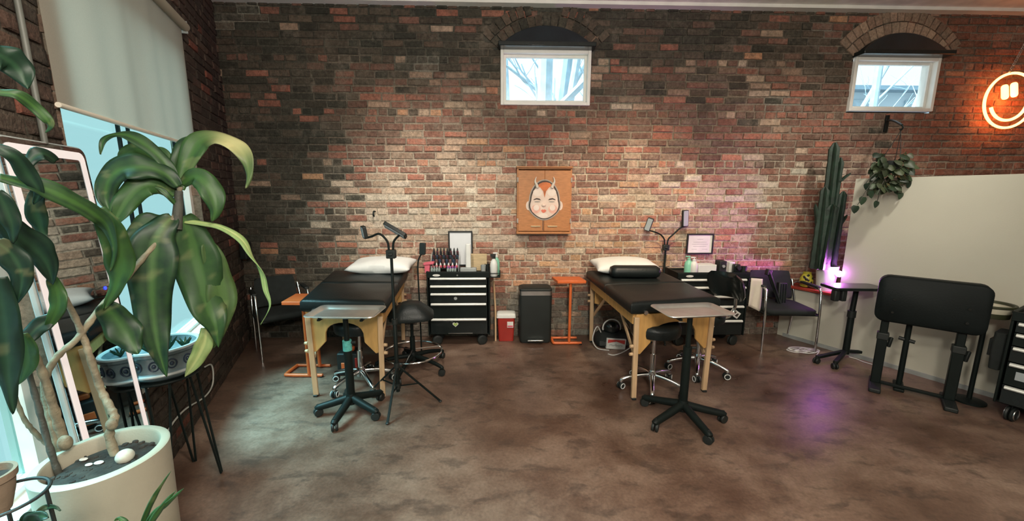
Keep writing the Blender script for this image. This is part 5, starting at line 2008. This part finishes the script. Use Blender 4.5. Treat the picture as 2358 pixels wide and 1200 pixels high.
YP = 1.20
cane([(266, 1052, 1.29), (252, 1000, 1.29), (264, 965, 1.29), (252, 935, 1.29), (232, 895, 1.29), (205, 815, 1.28), (193, 778, 1.27), (165, 715, 1.25), (130, 655, 1.22)], (.0130, .0075), seed=2)
cane([(140, 1068, 1.14), (122, 985, 1.15), (104, 905, 1.17), (108, 862, 1.18), (135, 818, 1.20), (180, 778, 1.24), (228, 713, 1.30), (285, 648, 1.37), (340, 582, 1.45), (392, 520, 1.52), (409, 470, 1.55), (414, 430, 1.56)], (.0100, .0085), seed=4)
cane([(160, 1058, 1.20), (142, 1000, 1.19), (122, 935, 1.18), (95, 850, 1.16), (70, 800, 1.14)], (.0145, .008), seed=5)
cane([(135, 1092, 1.11), (108, 1010, 1.12), (85, 925, 1.13), (60, 840, 1.13), (20, 740, 1.10)], (.0085, .006), 'bark_dark', seed=6)
cane([(120, 1030, 1.14), (95, 1010, 1.13), (70, 985, 1.12), (52, 958, 1.11), (30, 900, 1.10)], (.008, .005), seed=7)
kn = at(260, 970, 1.20)
obj('knot', MB().ball(kn - Vector((.006, 0, .012)), (.016, .015, .020), 12, 8), M['bark'], dr)
obj('knot', MB().ball(at(150, 1020, 1.155), (.019, .017, .025), 12, 8), M['bark'], dr)
obj('stub', MB().tube([at(406, 528, 1.535), at(410, 480, 1.55), at(412, 440, 1.56)], [.019, .016, .013], 10), M['bark_dark'], dr)

H = 1.56
leaf(dr, [(398, 500, 1.53), (376, 520, 1.49), (355, 560, 1.46), (349, 640, 1.44), (352, 720, 1.43), (364, 800, 1.42), (384, 868, 1.42)], .138, base_w=.22, seed=1, tone0=.02)
leaf(dr, [(418, 500, 1.55), (432, 520, 1.56), (448, 580, 1.57), (465, 650, 1.57), (482, 710, 1.57), (497, 752, 1.57), (503, 800, 1.57)], .152, base_w=.3, seed=2, tone0=.22, wave=.12)
leaf(dr, [(478, 560, 1.60), (500, 620, 1.61), (512, 690, 1.61), (503, 760, 1.60), (490, 800, 1.60)], .10, base_w=.4, seed=12, tone0=.38, yellow=.05)
leaf(dr, [(412, 436, 1.56), (420, 400, 1.58), (438, 355, 1.60), (462, 322, 1.62), (500, 314, 1.63), (540, 332, 1.63), (566, 362, 1.62), (573, 400, 1.61), (566, 434, 1.60)], .082, base_w=.35, seed=3, tone0=.42, ymid=.85, yl_tip=.12, nrm=(.35, -.75, .55), wave=.2)
leaf(dr, [(418, 425, 1.57), (446, 406, 1.57), (474, 420, 1.57), (492, 452, 1.57), (497, 485, 1.57), (488, 510, 1.57)], .084, base_w=.3, seed=4, tone0=.30)
leaf(dr, [(408, 432, 1.55), (392, 392, 1.54), (370, 362, 1.53), (338, 334, 1.52), (298, 312, 1.51), (262, 309, 1.50), (238, 322, 1.49), (232, 356, 1.48)], .050, base_w=.5, seed=5, tone0=.12, nrm=(.3, -.6, .7))
leaf(dr, [(410, 430, 1.54), (385, 402, 1.52), (352, 386, 1.49), (312, 382, 1.46), (272, 390, 1.44), (246, 420, 1.42), (244, 462, 1.42), (256, 490, 1.42)], .098, base_w=.25, seed=6, tone0=.05, nrm=(.5, -.7, .5))
leaf(dr, [(408, 425, 1.58), (380, 385, 1.59), (346, 356, 1.60), (312, 345, 1.60), (288, 362, 1.60), (282, 384, 1.60)], .080, base_w=.4, seed=7, tone0=.42)
leaf(dr, [(402, 452, 1.55), (372, 430, 1.52), (332, 425, 1.48), (296, 455, 1.45), (270, 498, 1.43), (256, 530, 1.42)], .085, base_w=.3, seed=8, tone0=.30, yellow=.0)
leaf(dr, [(406, 445, 1.56), (395, 405, 1.58), (382, 372, 1.60), (366, 345, 1.61), (352, 340, 1.61)], .060, base_w=.5, seed=9, tone0=.35)
leaf(dr, [(416, 432, 1.57), (408, 385, 1.60), (416, 345, 1.62), (436, 322, 1.63), (462, 318, 1.63)], .048, base_w=.5, seed=10, tone0=.12)
leaf(dr, [(404, 470, 1.54), (388, 452, 1.52), (368, 435, 1.51), (345, 428, 1.50)], .020, base_w=.6, seed=11, tone0=.2)
leaf(dr, [(400, 512, 1.53), (370, 512, 1.50), (335, 520, 1.47), (308, 548, 1.45), (294, 590, 1.44)], .082, base_w=.35, seed=13, tone0=.08)
leaf(dr, [(425, 508, 1.56), (465, 512, 1.58), (510, 522, 1.60), (556, 550, 1.61), (580, 586, 1.61), (606, 628, 1.60), (613, 668, 1.59), (622, 706, 1.58), (601, 748, 1.57)], .034, 'leaf_pale', base_w=.6, seed=14, tone0=.15, twist=2.4, wave=.5, curl=.35, label='narrow curling pale leaf')
leaf(dr, [(476, 755, 1.58), (472, 785, 1.57), (460, 815, 1.56), (442, 845, 1.55), (426, 868, 1.55)], .062, 'leaf_pale', base_w=.55, seed=15, tone0=.2, yl_tip=.3, label='pale yellowing leaf tip')
# leaves of the lower cane that reach across the mirror
leaf(dr, [(0, 407, 1.02), (49, 419, 1.05), (97, 430, 1.08), (157, 456, 1.12), (210, 486, 1.17), (246, 520, 1.22), (262, 575, 1.26), (255, 625, 1.28)], .052, base_w=.4, seed=16, tone0=.18, nrm=(.4, -.7, .5))
leaf(dr, [(225, 480, 1.24), (250, 520, 1.26), (272, 570, 1.28), (276, 620, 1.30), (262, 670, 1.30), (240, 712, 1.30)], .075, 'leaf', base_w=.4, seed=17, tone0=.30, wave=.3)
leaf(dr, [(236, 700, 1.30), (262, 728, 1.32), (288, 765, 1.33), (306, 795, 1.33), (318, 815, 1.33)], .092, base_w=.4, seed=18, tone0=.03)
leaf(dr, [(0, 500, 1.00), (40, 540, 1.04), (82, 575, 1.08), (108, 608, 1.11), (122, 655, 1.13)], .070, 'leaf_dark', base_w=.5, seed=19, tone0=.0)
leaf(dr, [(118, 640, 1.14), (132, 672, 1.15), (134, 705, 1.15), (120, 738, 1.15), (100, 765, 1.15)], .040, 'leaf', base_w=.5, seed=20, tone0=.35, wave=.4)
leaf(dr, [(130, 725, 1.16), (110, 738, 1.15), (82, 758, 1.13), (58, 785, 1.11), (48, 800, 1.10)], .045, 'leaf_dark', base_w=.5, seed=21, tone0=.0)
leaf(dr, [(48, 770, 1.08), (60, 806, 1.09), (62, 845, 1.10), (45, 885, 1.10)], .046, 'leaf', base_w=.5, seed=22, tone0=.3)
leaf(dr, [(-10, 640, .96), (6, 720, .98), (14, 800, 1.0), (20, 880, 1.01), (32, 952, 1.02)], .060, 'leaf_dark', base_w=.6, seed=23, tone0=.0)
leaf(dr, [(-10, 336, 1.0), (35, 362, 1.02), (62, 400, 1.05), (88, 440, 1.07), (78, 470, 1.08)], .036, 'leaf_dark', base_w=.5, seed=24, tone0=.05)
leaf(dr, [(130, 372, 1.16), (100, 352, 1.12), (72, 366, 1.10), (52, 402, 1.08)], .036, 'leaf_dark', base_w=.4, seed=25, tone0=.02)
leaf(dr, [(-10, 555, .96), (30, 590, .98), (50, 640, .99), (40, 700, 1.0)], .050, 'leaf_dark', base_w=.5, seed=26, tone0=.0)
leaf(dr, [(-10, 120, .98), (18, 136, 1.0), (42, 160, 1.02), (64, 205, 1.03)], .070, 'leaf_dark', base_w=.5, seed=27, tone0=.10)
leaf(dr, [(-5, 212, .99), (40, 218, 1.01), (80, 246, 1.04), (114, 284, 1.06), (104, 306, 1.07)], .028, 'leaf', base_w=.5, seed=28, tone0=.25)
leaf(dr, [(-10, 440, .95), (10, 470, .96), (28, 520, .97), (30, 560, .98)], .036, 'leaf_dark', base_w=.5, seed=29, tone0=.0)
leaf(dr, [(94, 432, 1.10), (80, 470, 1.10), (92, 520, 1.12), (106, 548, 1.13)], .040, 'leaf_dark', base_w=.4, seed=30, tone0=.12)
# pale stones on the soil
for k, (x, y, r, lab) in enumerate(((289, 1058, .024, 'round pale stone on the soil near the planter rim'), (228, 1068, .009, 'small white chip on the soil between two canes'), (193, 1060, .008, 'small white chip on the soil beside the thick cane'), (205, 1072, .007, 'thin pale chip in the middle of the planter soil'))):
    q = fl(x, y, PZ - .036)
    tag(obj('stone', MB().ball((q.x, q.y, PZ - .036 + r * .45), (r * (1.0 if k == 0 else 1.5), r * 1.0, r * (.95 if k == 0 else .45)), 16, 10, rot(0, 0, 0)), M['stone'] if k == 0 else M['sticker_white'], base=(q.x, q.y, PZ - .036)), lab, 'stone')

# ---- glazed pot on a hairpin stand by the window
GC = Vector(lwp(-.248, .122, 0))
zs = .612
st = thing('plant_stand', 'black hairpin legged plant stand below the window', 'plant stand', GC)
obj('top', MB().lathe([(.135, zs - .012), (.14, zs - .006), (.135, zs)], (GC.x, GC.y, 0), 28), M['black'], st)
for k in range(3):
    a = R(111 - 90 * k)
    d = Vector((math.cos(a), math.sin(a), 0))
    n = Vector((-d.y, d.x, 0))
    fo = GC + d * .165 + Vector((0, 0, .006))
    g = GC + d * .105
    obj('leg', MB().tube([g + n * .045 + Vector((0, 0, zs - .012)), fo + n * .006, fo - n * .006, g - n * .045 + Vector((0, 0, zs - .012))], .0055, 8), M['black'], st)
gp = thing('glazed_pot', 'wide blue patterned pot with small succulents on the hairpin stand', 'potted plant', GC + Vector((0, 0, zs)))
pr = [(.105, zs), (.125, zs + .012), (.150, zs + .035), (.155, zs + .050), (.143, zs + .055), (.142, zs + .125), (.152, zs + .135), (.150, zs + .150), (.132, zs + .150), (.128, zs + .120), (.01, zs + .118)]
obj('pot', MB().lathe(pr, (GC.x, GC.y, 0), 8 * 5), M['blue_pot'], gp, ang=30)
obj('rim', MB().tube([(GC.x + .143 * math.cos(a), GC.y + .143 * math.sin(a), zs + .150) for a in [2 * PI * k / 40 for k in range(40)]], .009, 8, closed=True), M['blue_rim'], gp)
obj('foot_band', MB().tube([(GC.x + .155 * math.cos(a), GC.y + .155 * math.sin(a), zs + .043) for a in [2 * PI * k / 40 for k in range(40)]], .007, 8, closed=True), M['blue_rim'], gp)
md = MB()
for k in range(14):
    a = 2 * PI * (k + .5) / 14
    d = Vector((math.cos(a), math.sin(a), 0))
    md.tube([GC + d * .1445 + Vector((-d.y, d.x, 0)) * (.018 * math.cos(b)) + Vector((0, 0, zs + .090 + .022 * math.sin(b))) for b in [2 * PI * i / 14 for i in range(14)]], .0035, 6, closed=True)
    md.ball(tuple(GC + d * .143 + Vector((0, 0, zs + .09))), (.009, .009, .010), 8, 6)
obj('medallion_pattern', md, M['blue_dark'], gp)
for k, (x, y, s) in enumerate(((388, 712, 1.0), (350, 735, .8), (408, 735, .6))):
    b = GC + Vector((.05 * (k - .5), .04 * (k - 1), zs + .12))
    for q in range(8):
        a = 2 * PI * q / 8 + k
        d = Vector((math.cos(a), math.sin(a), 0))
        pts = [b, b + d * .025 * s + Vector((0, 0, .035 * s)), b + d * .055 * s + Vector((0, 0, .075 * s))]
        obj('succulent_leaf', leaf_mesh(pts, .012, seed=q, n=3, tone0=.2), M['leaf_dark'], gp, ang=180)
# white cable along the foot of the wall
cbp = [(472, 845, .02), (486, 840, .02), (491, 860, .02), (488, 890, .02), (470, 915, .02), (430, 940, .02), (405, 965, .02), (388, 990, .02)]
pts = []
for x, y, o in cbp:
    d = ray(x, y)
    t = (LA + LN * .025 - CAM).dot(LN) / d.dot(LN)
    pts.append(CAM + d * t)
pts = [Vector((p.x, p.y, max(p.z, .006))) for p in pts]
tag(obj('power_cable', MB().tube(spline(pts, 6), .005, 8), M['cable'], base=(pts[-1].x, pts[-1].y, 0)), 'white cable hanging on the brick below the window', 'cable')

# ---- wire stand with a clay pot at the lower left, and a spiky plant in front of the planter
WC = at(10, 1150, .72)
WC.z = 0
wz = at(10, 1150, .72).z
ws = thing('wire_stand', 'thin dark wire plant stand at the lower left edge', 'plant stand', (WC.x, WC.y, 0))
rr = .060
obj('ring', MB().tube([(WC.x + rr * math.cos(a), WC.y + rr * math.sin(a), wz) for a in [2 * PI * k / 32 for k in range(32)]], .0035, 8, closed=True), M['black_plastic'], ws)
for k in range(3):
    a = .4 + 2 * PI * k / 3
    obj('leg', MB().tube([(WC.x + rr * math.cos(a), WC.y + rr * math.sin(a), wz), (WC.x + rr * 1.3 * math.cos(a), WC.y + rr * 1.3 * math.sin(a), .004)], .0035, 8), M['black_plastic'], ws)
obj('lower_ring', MB().tube([(WC.x + rr * 1.1 * math.cos(a), WC.y + rr * 1.1 * math.sin(a), wz * .62) for a in [2 * PI * k / 32 for k in range(32)]], .003, 8, closed=True), M['black_plastic'], ws)
cpc = at(-8, 1100, .74)
cp_ = thing('clay_pot', 'small brown clay pot held in the wire stand', 'pot', (WC.x, WC.y, wz - .03))
obj('body', MB().lathe([(.026, wz - .04), (.036, wz), (.040, wz + .030), (.043, wz + .030), (.044, wz + .045), (.038, wz + .045), (.035, wz + .02)], (WC.x - .046, WC.y + .012, 0), 28), M['terracotta'], cp_)
obj('soil', MB().lathe([(.037, wz + .03), (.01, wz + .033)], (WC.x - .046, WC.y + .012, 0), 20), M['soil'], cp_)
# spiky plant
SB = at(330, 1275, .84)
spk = thing('spiky_plant', 'green spiky plant rising in front of the cream planter', 'potted plant', (SB.x, SB.y, 0))
obj('pot', MB().lathe([(.050, 0), (.065, SB.z - .01), (.060, SB.z - .01), (.055, SB.z - .05), (.01, SB.z - .05)], (SB.x, SB.y, 0), 24), M['terracotta'], spk)
for k, (pp_, w_) in enumerate((([(318, 1250, .84), (335, 1190, .83), (358, 1140, .82), (393, 1086, .81)], .012), ([(322, 1250, .83), (350, 1190, .82), (385, 1160, .81), (424, 1124, .80)], .012), ([(325, 1260, .82), (348, 1205, .81), (375, 1165, .81), (405, 1130, .81)], .012), ([(312, 1260, .83), (292, 1215, .82), (276, 1196, .82), (262, 1200, .82)], .014), ([(318, 1262, .82), (330, 1228, .81), (345, 1205, .80)], .012))):
    o = leaf(spk, pp_, w_, 'leaf', base_w=.9, seed=60 + k, tone0=.28, curl=.5)
# low leafy plant at the lower left corner
LB = at(75, 1260, .74)
lp = thing('leafy_plant', 'low dark leafy plant at the lower left corner below the planter', 'potted plant', (LB.x, LB.y, 0))
obj('pot', MB().lathe([(.045, 0), (.058, LB.z - .02), (.054, LB.z - .02), (.05, LB.z - .05), (.01, LB.z - .05)], (LB.x, LB.y, 0), 24), M['terracotta'], lp)
for k, (pp_, w_) in enumerate((([(75, 1250, .74), (78, 1200, .74), (98, 1172, .74), (124, 1168, .74), (140, 1176, .74)], .012), ([(70, 1250, .74), (72, 1205, .73), (86, 1190, .72), (112, 1192, .72)], .030), ([(60, 1255, .73), (45, 1215, .72), (28, 1205, .72)], .020), ([(66, 1250, .73), (56, 1200, .73), (62, 1185, .73), (80, 1178, .73)], .012), ([(80, 1255, .72), (100, 1225, .71), (120, 1220, .71)], .022))):
    leaf(lp, pp_, w_, 'leaf_dark', base_w=.6, seed=80 + k, tone0=.15)

# ---- trailing plant on a wall arm, before the half wall
tip = at(2077, 288, 3.30)
arm0 = Vector((at(2040, 285, 3.955).x, 3.955, at(2040, 285, 3.955).z))
ha = thing('plant_hook', 'black wall arm that carries the trailing plant', 'bracket', arm0)
obj('plate', MB().box(tuple(arm0 + Vector((0, -.008, 0))), (.035, .014, .16)), M['black'], ha, bevel=.003)
obj('arm', MB().tube(spline([arm0 + Vector((0, -.01, .03)), arm0.lerp(tip, .5) + Vector((0, 0, .03)), tip], 8), .009, 8), M['black'], ha)
obj('hook', MB().tube(spline([tip, tip + Vector((0, -.012, -.02)), tip + Vector((0, 0, -.04)), tip + Vector((0, .012, -.03))], 5), .006, 8), M['black'], ha)
hc = at(2050, 385, 3.22)
hp_ = thing('hanging_plant', 'bushy trailing plant hanging in front of the half wall', 'hanging plant', Vector((tip.x, tip.y - .05, hc.z)))
pb_ = Vector((hc.x + .02, 3.235, hc.z))
obj('basket', MB().lathe([(.035, -.05), (.065, .0), (.075, .05), (.070, .05), (.055, .01), (.01, .0)], pb_, 24), M['black_plastic'], hp_)
for k in range(3):
    a = 2 * PI * k / 3
    obj('cord', MB().tube([pb_ + Vector((.072 * math.cos(a), .072 * math.sin(a), .05)), tip + Vector((0, 0, -.042))], .0025, 6), M['black'], hp_)
rl_ = random.Random(31)


def pot_leaf(c, d, nrm, s):
    """a heart shaped little leaf"""
    d, nrm = d.normalized(), nrm.normalized()
    S = d.cross(nrm).normalized()
    nrm = S.cross(d)
    out = [(0, 0), (.32, -.06), (.5, .18), (.46, .48), (.28, .80), (0, 1.06), (-.28, .80), (-.46, .48), (-.5, .18), (-.32, -.06)]
    vs = [c + S * (a * s) + d * (b * s) + nrm * (-.5 * abs(a) * s * .5 - .12 * b * b * s) for a, b in out]
    mid = c + d * (.45 * s) + nrm * .04 * s
    return vs + [mid], [(i, (i + 1) % 10, 10) for i in range(10)]


mb_l = []
n_l = 0
for k in range(96):
    u = rl_.random()
    a = rl_.random() * 2 * PI
    # an uneven clump: full at the top, trailing down on the left
    t = rl_.random()
    rad = .165 * (1 - .35 * t) * math.sqrt(rl_.random())
    c = pb_ + Vector((rad * math.cos(a) - .04 * max(0, t - .4), rad * .55 * math.sin(a) - .03, .12 - .30 * t))
    if t > .8:
        c.x -= .03
    d = Vector((math.cos(a) * .7, math.sin(a) * .5 - .2, -.9 + .5 * rl_.random()))
    nn = Vector((rl_.uniform(-.5, .5), -1, rl_.uniform(.1, .9)))
    vs, fs = pot_leaf(c, d, nn, rl_.uniform(.045, .075))
    mb = MB().add(vs, fs)
    mb.c = [(rl_.uniform(.0, .6), rl_.uniform(0, .08), 0)] * len(vs)
    mb_l.append(mb)
for (x, y) in ((1972, 482), (1990, 462), (2008, 448), (2022, 472), (1998, 430), (2078, 452), (2098, 425), (2105, 390)):
    c = at(x, y - 8, 3.18)
    vs, fs = pot_leaf(c, Vector((rl_.uniform(-.4, .2), -.1, -1)), Vector((rl_.uniform(-.3, .3), -1, .4)), rl_.uniform(.055, .075))
    mb = MB().add(vs, fs)
    mb.c = [(rl_.uniform(.0, .6), 0, 0)] * len(vs)
    mb_l.append(mb)
big = MB()
for k, mb in enumerate(mb_l):
    b = len(big.v)
    big.v += mb.v
    big.f += [tuple(i + b for i in q) for q in mb.f]
    big.c += mb.c
obj('foliage', big, M['leaf_small'], hp_, ang=180)
vn = MB()
for (x0, y0, x1, y1) in ((2030, 400, 1975, 478), (2040, 410, 2020, 470), (2070, 400, 2098, 428), (2035, 395, 1992, 430)):
    vn.tube(spline([at(x0, y0, 3.21), at((x0 + x1) / 2, (y0 + y1) / 2 - 12, 3.18), at(x1, y1 - 6, 3.18)], 5), .003, 6)
obj('vines', vn, M['bark_dark'], hp_)
# ================================================================ OUTSIDE THE HIGH WINDOWS
def tree(base, h, r, seed, lean, label):
    rt = random.Random(seed)
    root = thing('bare_tree', label, 'tree', base, 'bare trees outside')
    tr, br = MB(), MB()

    def grow(mb, p, d, L, r, lev):
        pts, rr_ = [p], [r]
        q = p.copy()
        dd = d.copy()
        n = 5
        for k in range(n):
            dd = (dd + Vector((rt.uniform(-1, 1), rt.uniform(-1, 1), rt.uniform(-.3, .6))) * (.05 + .09 * lev)).normalized()
            q = q + dd * (L / n)
            pts.append(q.copy())
            rr_.append(r * (1 - (.35 if lev == 0 else .6) * (k + 1) / n))
        mb.tube(pts, rr_, 8 if lev < 2 else 5)
        if lev < 3:
            for k in range(3 if lev == 0 else 4):
                i = rt.randint(2, n)
                ax = Vector((rt.uniform(-1, 1), rt.uniform(-.6, .6), rt.uniform(.1, .9))).normalized()
                grow(br, pts[i], (dd * .5 + ax).normalized(), L * rt.uniform(.35, .6), rr_[i] * .55, lev + 1)
    grow(tr, Vector(base), Vector((lean, 0, 1)).normalized(), h, r, 0)
    obj('trunk', tr, M['tree'], root)
    obj('branches', br, M['tree'], root)


for k, (px, Y, h, r, ln, lab) in enumerate((
        (1178, 8.0, 5.2, .10, .02, 'bare pale tree behind the left edge of the middle high window'),
        (1245, 7.2, 4.6, .17, -.03, 'thick bare pale tree left of centre behind the middle high window'),
        (1288, 8.4, 5.4, .15, .12, 'bare pale tree right of centre behind the middle high window'),
        (1335, 7.8, 5.0, .10, .22, 'leaning bare pale tree behind the right edge of the middle high window'),
        (2025, 7.4, 5.0, .08, .05, 'upright bare pale tree behind the right high window'),
        (1985, 8.6, 5.4, .06, .40, 'slender slanting bare tree at the left side of the right high window'),
        (2085, 9.2, 5.6, .10, .25, 'leaning thin bare tree at the far side of the right high window'))):
    q = at(px, 200, Y)
    tree((q.x - ln * 3.2, Y, 0), h, r, 40 + k, ln, lab)
# pale house across the yard, seen through the right high window
hs = thing('pale_house', 'pale blue house wall seen through the right high window', 'house', (12.2, 12.5, 0))
obj('wall', MB().box((12.2, 12.6, 2.3), (6.4, .3, 4.6)), M['house'], hs, smooth=False)
obj('roof_edge', MB().box((12.2, 12.4, 4.65), (6.8, .6, .12)), M['house_dark'], hs, smooth=False)
for x in (11.2, 12.9):
    obj('shutter', MB().box((x, 12.42, 4.1), (.7, .06, .5)), M['tree'], hs, smooth=False)
# ================================================================ LIGHT AND CAMERA
w = bpy.data.worlds.new('sky')
scene.world = w
w.use_nodes = True
bg = w.node_tree.nodes['Background']
bg.inputs['Color'].default_value = (.80, .93, 1.0, 1)
bg.inputs['Strength'].default_value = 1.45


def spot(name, loc, target, power, col, size, blend=.6, rad=.06):
    l = bpy.data.lights.new(name, 'SPOT')
    l.energy, l.color, l.spot_size, l.spot_blend, l.shadow_soft_size = power, col, R(size), blend, rad
    o = bpy.data.objects.new(name, l)
    o.location = loc
    o.rotation_euler = (Vector(target) - Vector(loc)).to_track_quat('-Z', 'Y').to_euler()
    COL.objects.link(o)
    return o


def area(name, loc, target, power, col, sx, sy):
    l = bpy.data.lights.new(name, 'AREA')
    l.energy, l.color, l.shape, l.size, l.size_y = power, col, 'RECTANGLE', sx, sy
    o = bpy.data.objects.new(name, l)
    o.location = loc
    o.rotation_euler = (Vector(target) - Vector(loc)).to_track_quat('-Z', 'Y').to_euler()
    COL.objects.link(o)
    return o


def point(name, loc, power, col, rad=.05):
    l = bpy.data.lights.new(name, 'POINT')
    l.energy, l.color, l.shadow_soft_size = power, col, rad
    o = bpy.data.objects.new(name, l)
    o.location = loc
    COL.objects.link(o)
    return o


# hazy low sun through the tall window
sl_ = bpy.data.lights.new('hazy_sun', 'SUN')
sl_.energy, sl_.color, sl_.angle = 27.0, (.60, .88, 1.0), R(32)
so2 = bpy.data.objects.new('hazy_sun', sl_)
so2.rotation_euler = Vector((.44, .10, -.86)).to_track_quat('-Z', 'Y').to_euler()
so2.location = (-6, 1, 4)
COL.objects.link(so2)
WARM, NEUT = (1.0, .80, .56), (1.0, .92, .80)
# track lamps over the two stations, aimed at the lower brickwork
spot('track_lamp', (-.55, 2.2, 3.15), (-.75, 3.97, 1.05), 245, NEUT, 60, 1)
spot('track_lamp', (1.25, 2.2, 3.15), (1.25, 3.97, .95), 250, WARM, 58, 1)
spot('track_lamp', (2.9, 2.0, 3.15), (3.1, 3.97, 1.2), 140, NEUT, 68, 1)
point('added_fill', (.35, .35, 2.5), 92, NEUT, .12)  # fill light added overhead to brighten the near floor
# fill lights added behind the camera to brighten room and ceiling
point('added_fill', (.3, -.6, 2.2), 170, NEUT, .16)
point('added_fill', (2.4, -1.6, 2.45), 60, NEUT, .16)
spot('grow_lamp_beam', tuple(gq + Vector((-.06, -.05, .03))), (2.45, 3.97, 1.2), 55, (.80, .14, .85), 95, 1, .03)
point('grow_lamp_glow', tuple(gq + Vector((-.03, -.04, .02))), 4.5, (.75, .16, 1.0), .03)
point('neon_glow', tuple(nc + Vector((0, -.01, 0))), 4, (1.0, .20, .04), .05)
scene.view_settings.view_transform = 'Standard'
scene.view_settings.look = 'None'
scene.view_settings.exposure = 0.0
scene.view_settings.gamma = 1.0
scene.view_settings.use_curve_mapping = False
cam = bpy.data.cameras.new('camera')
co = bpy.data.objects.new('camera', cam)
COL.objects.link(co)
m3 = Matrix((( _r.x, _u.x, -_f.x), (_r.y, _u.y, -_f.y), (_r.z, _u.z, -_f.z)))
co.matrix_world = Matrix.Translation(CAM) @ m3.to_4x4()
cam.sensor_fit = 'HORIZONTAL'
cam.sensor_width = 36
cam.lens = FPX * 36 / 2358
cam.clip_start = .02
scene.camera = co
scene.cycles.use_denoising = True
scene.cycles.max_bounces = 8
scene.cycles.transparent_max_bounces = 16
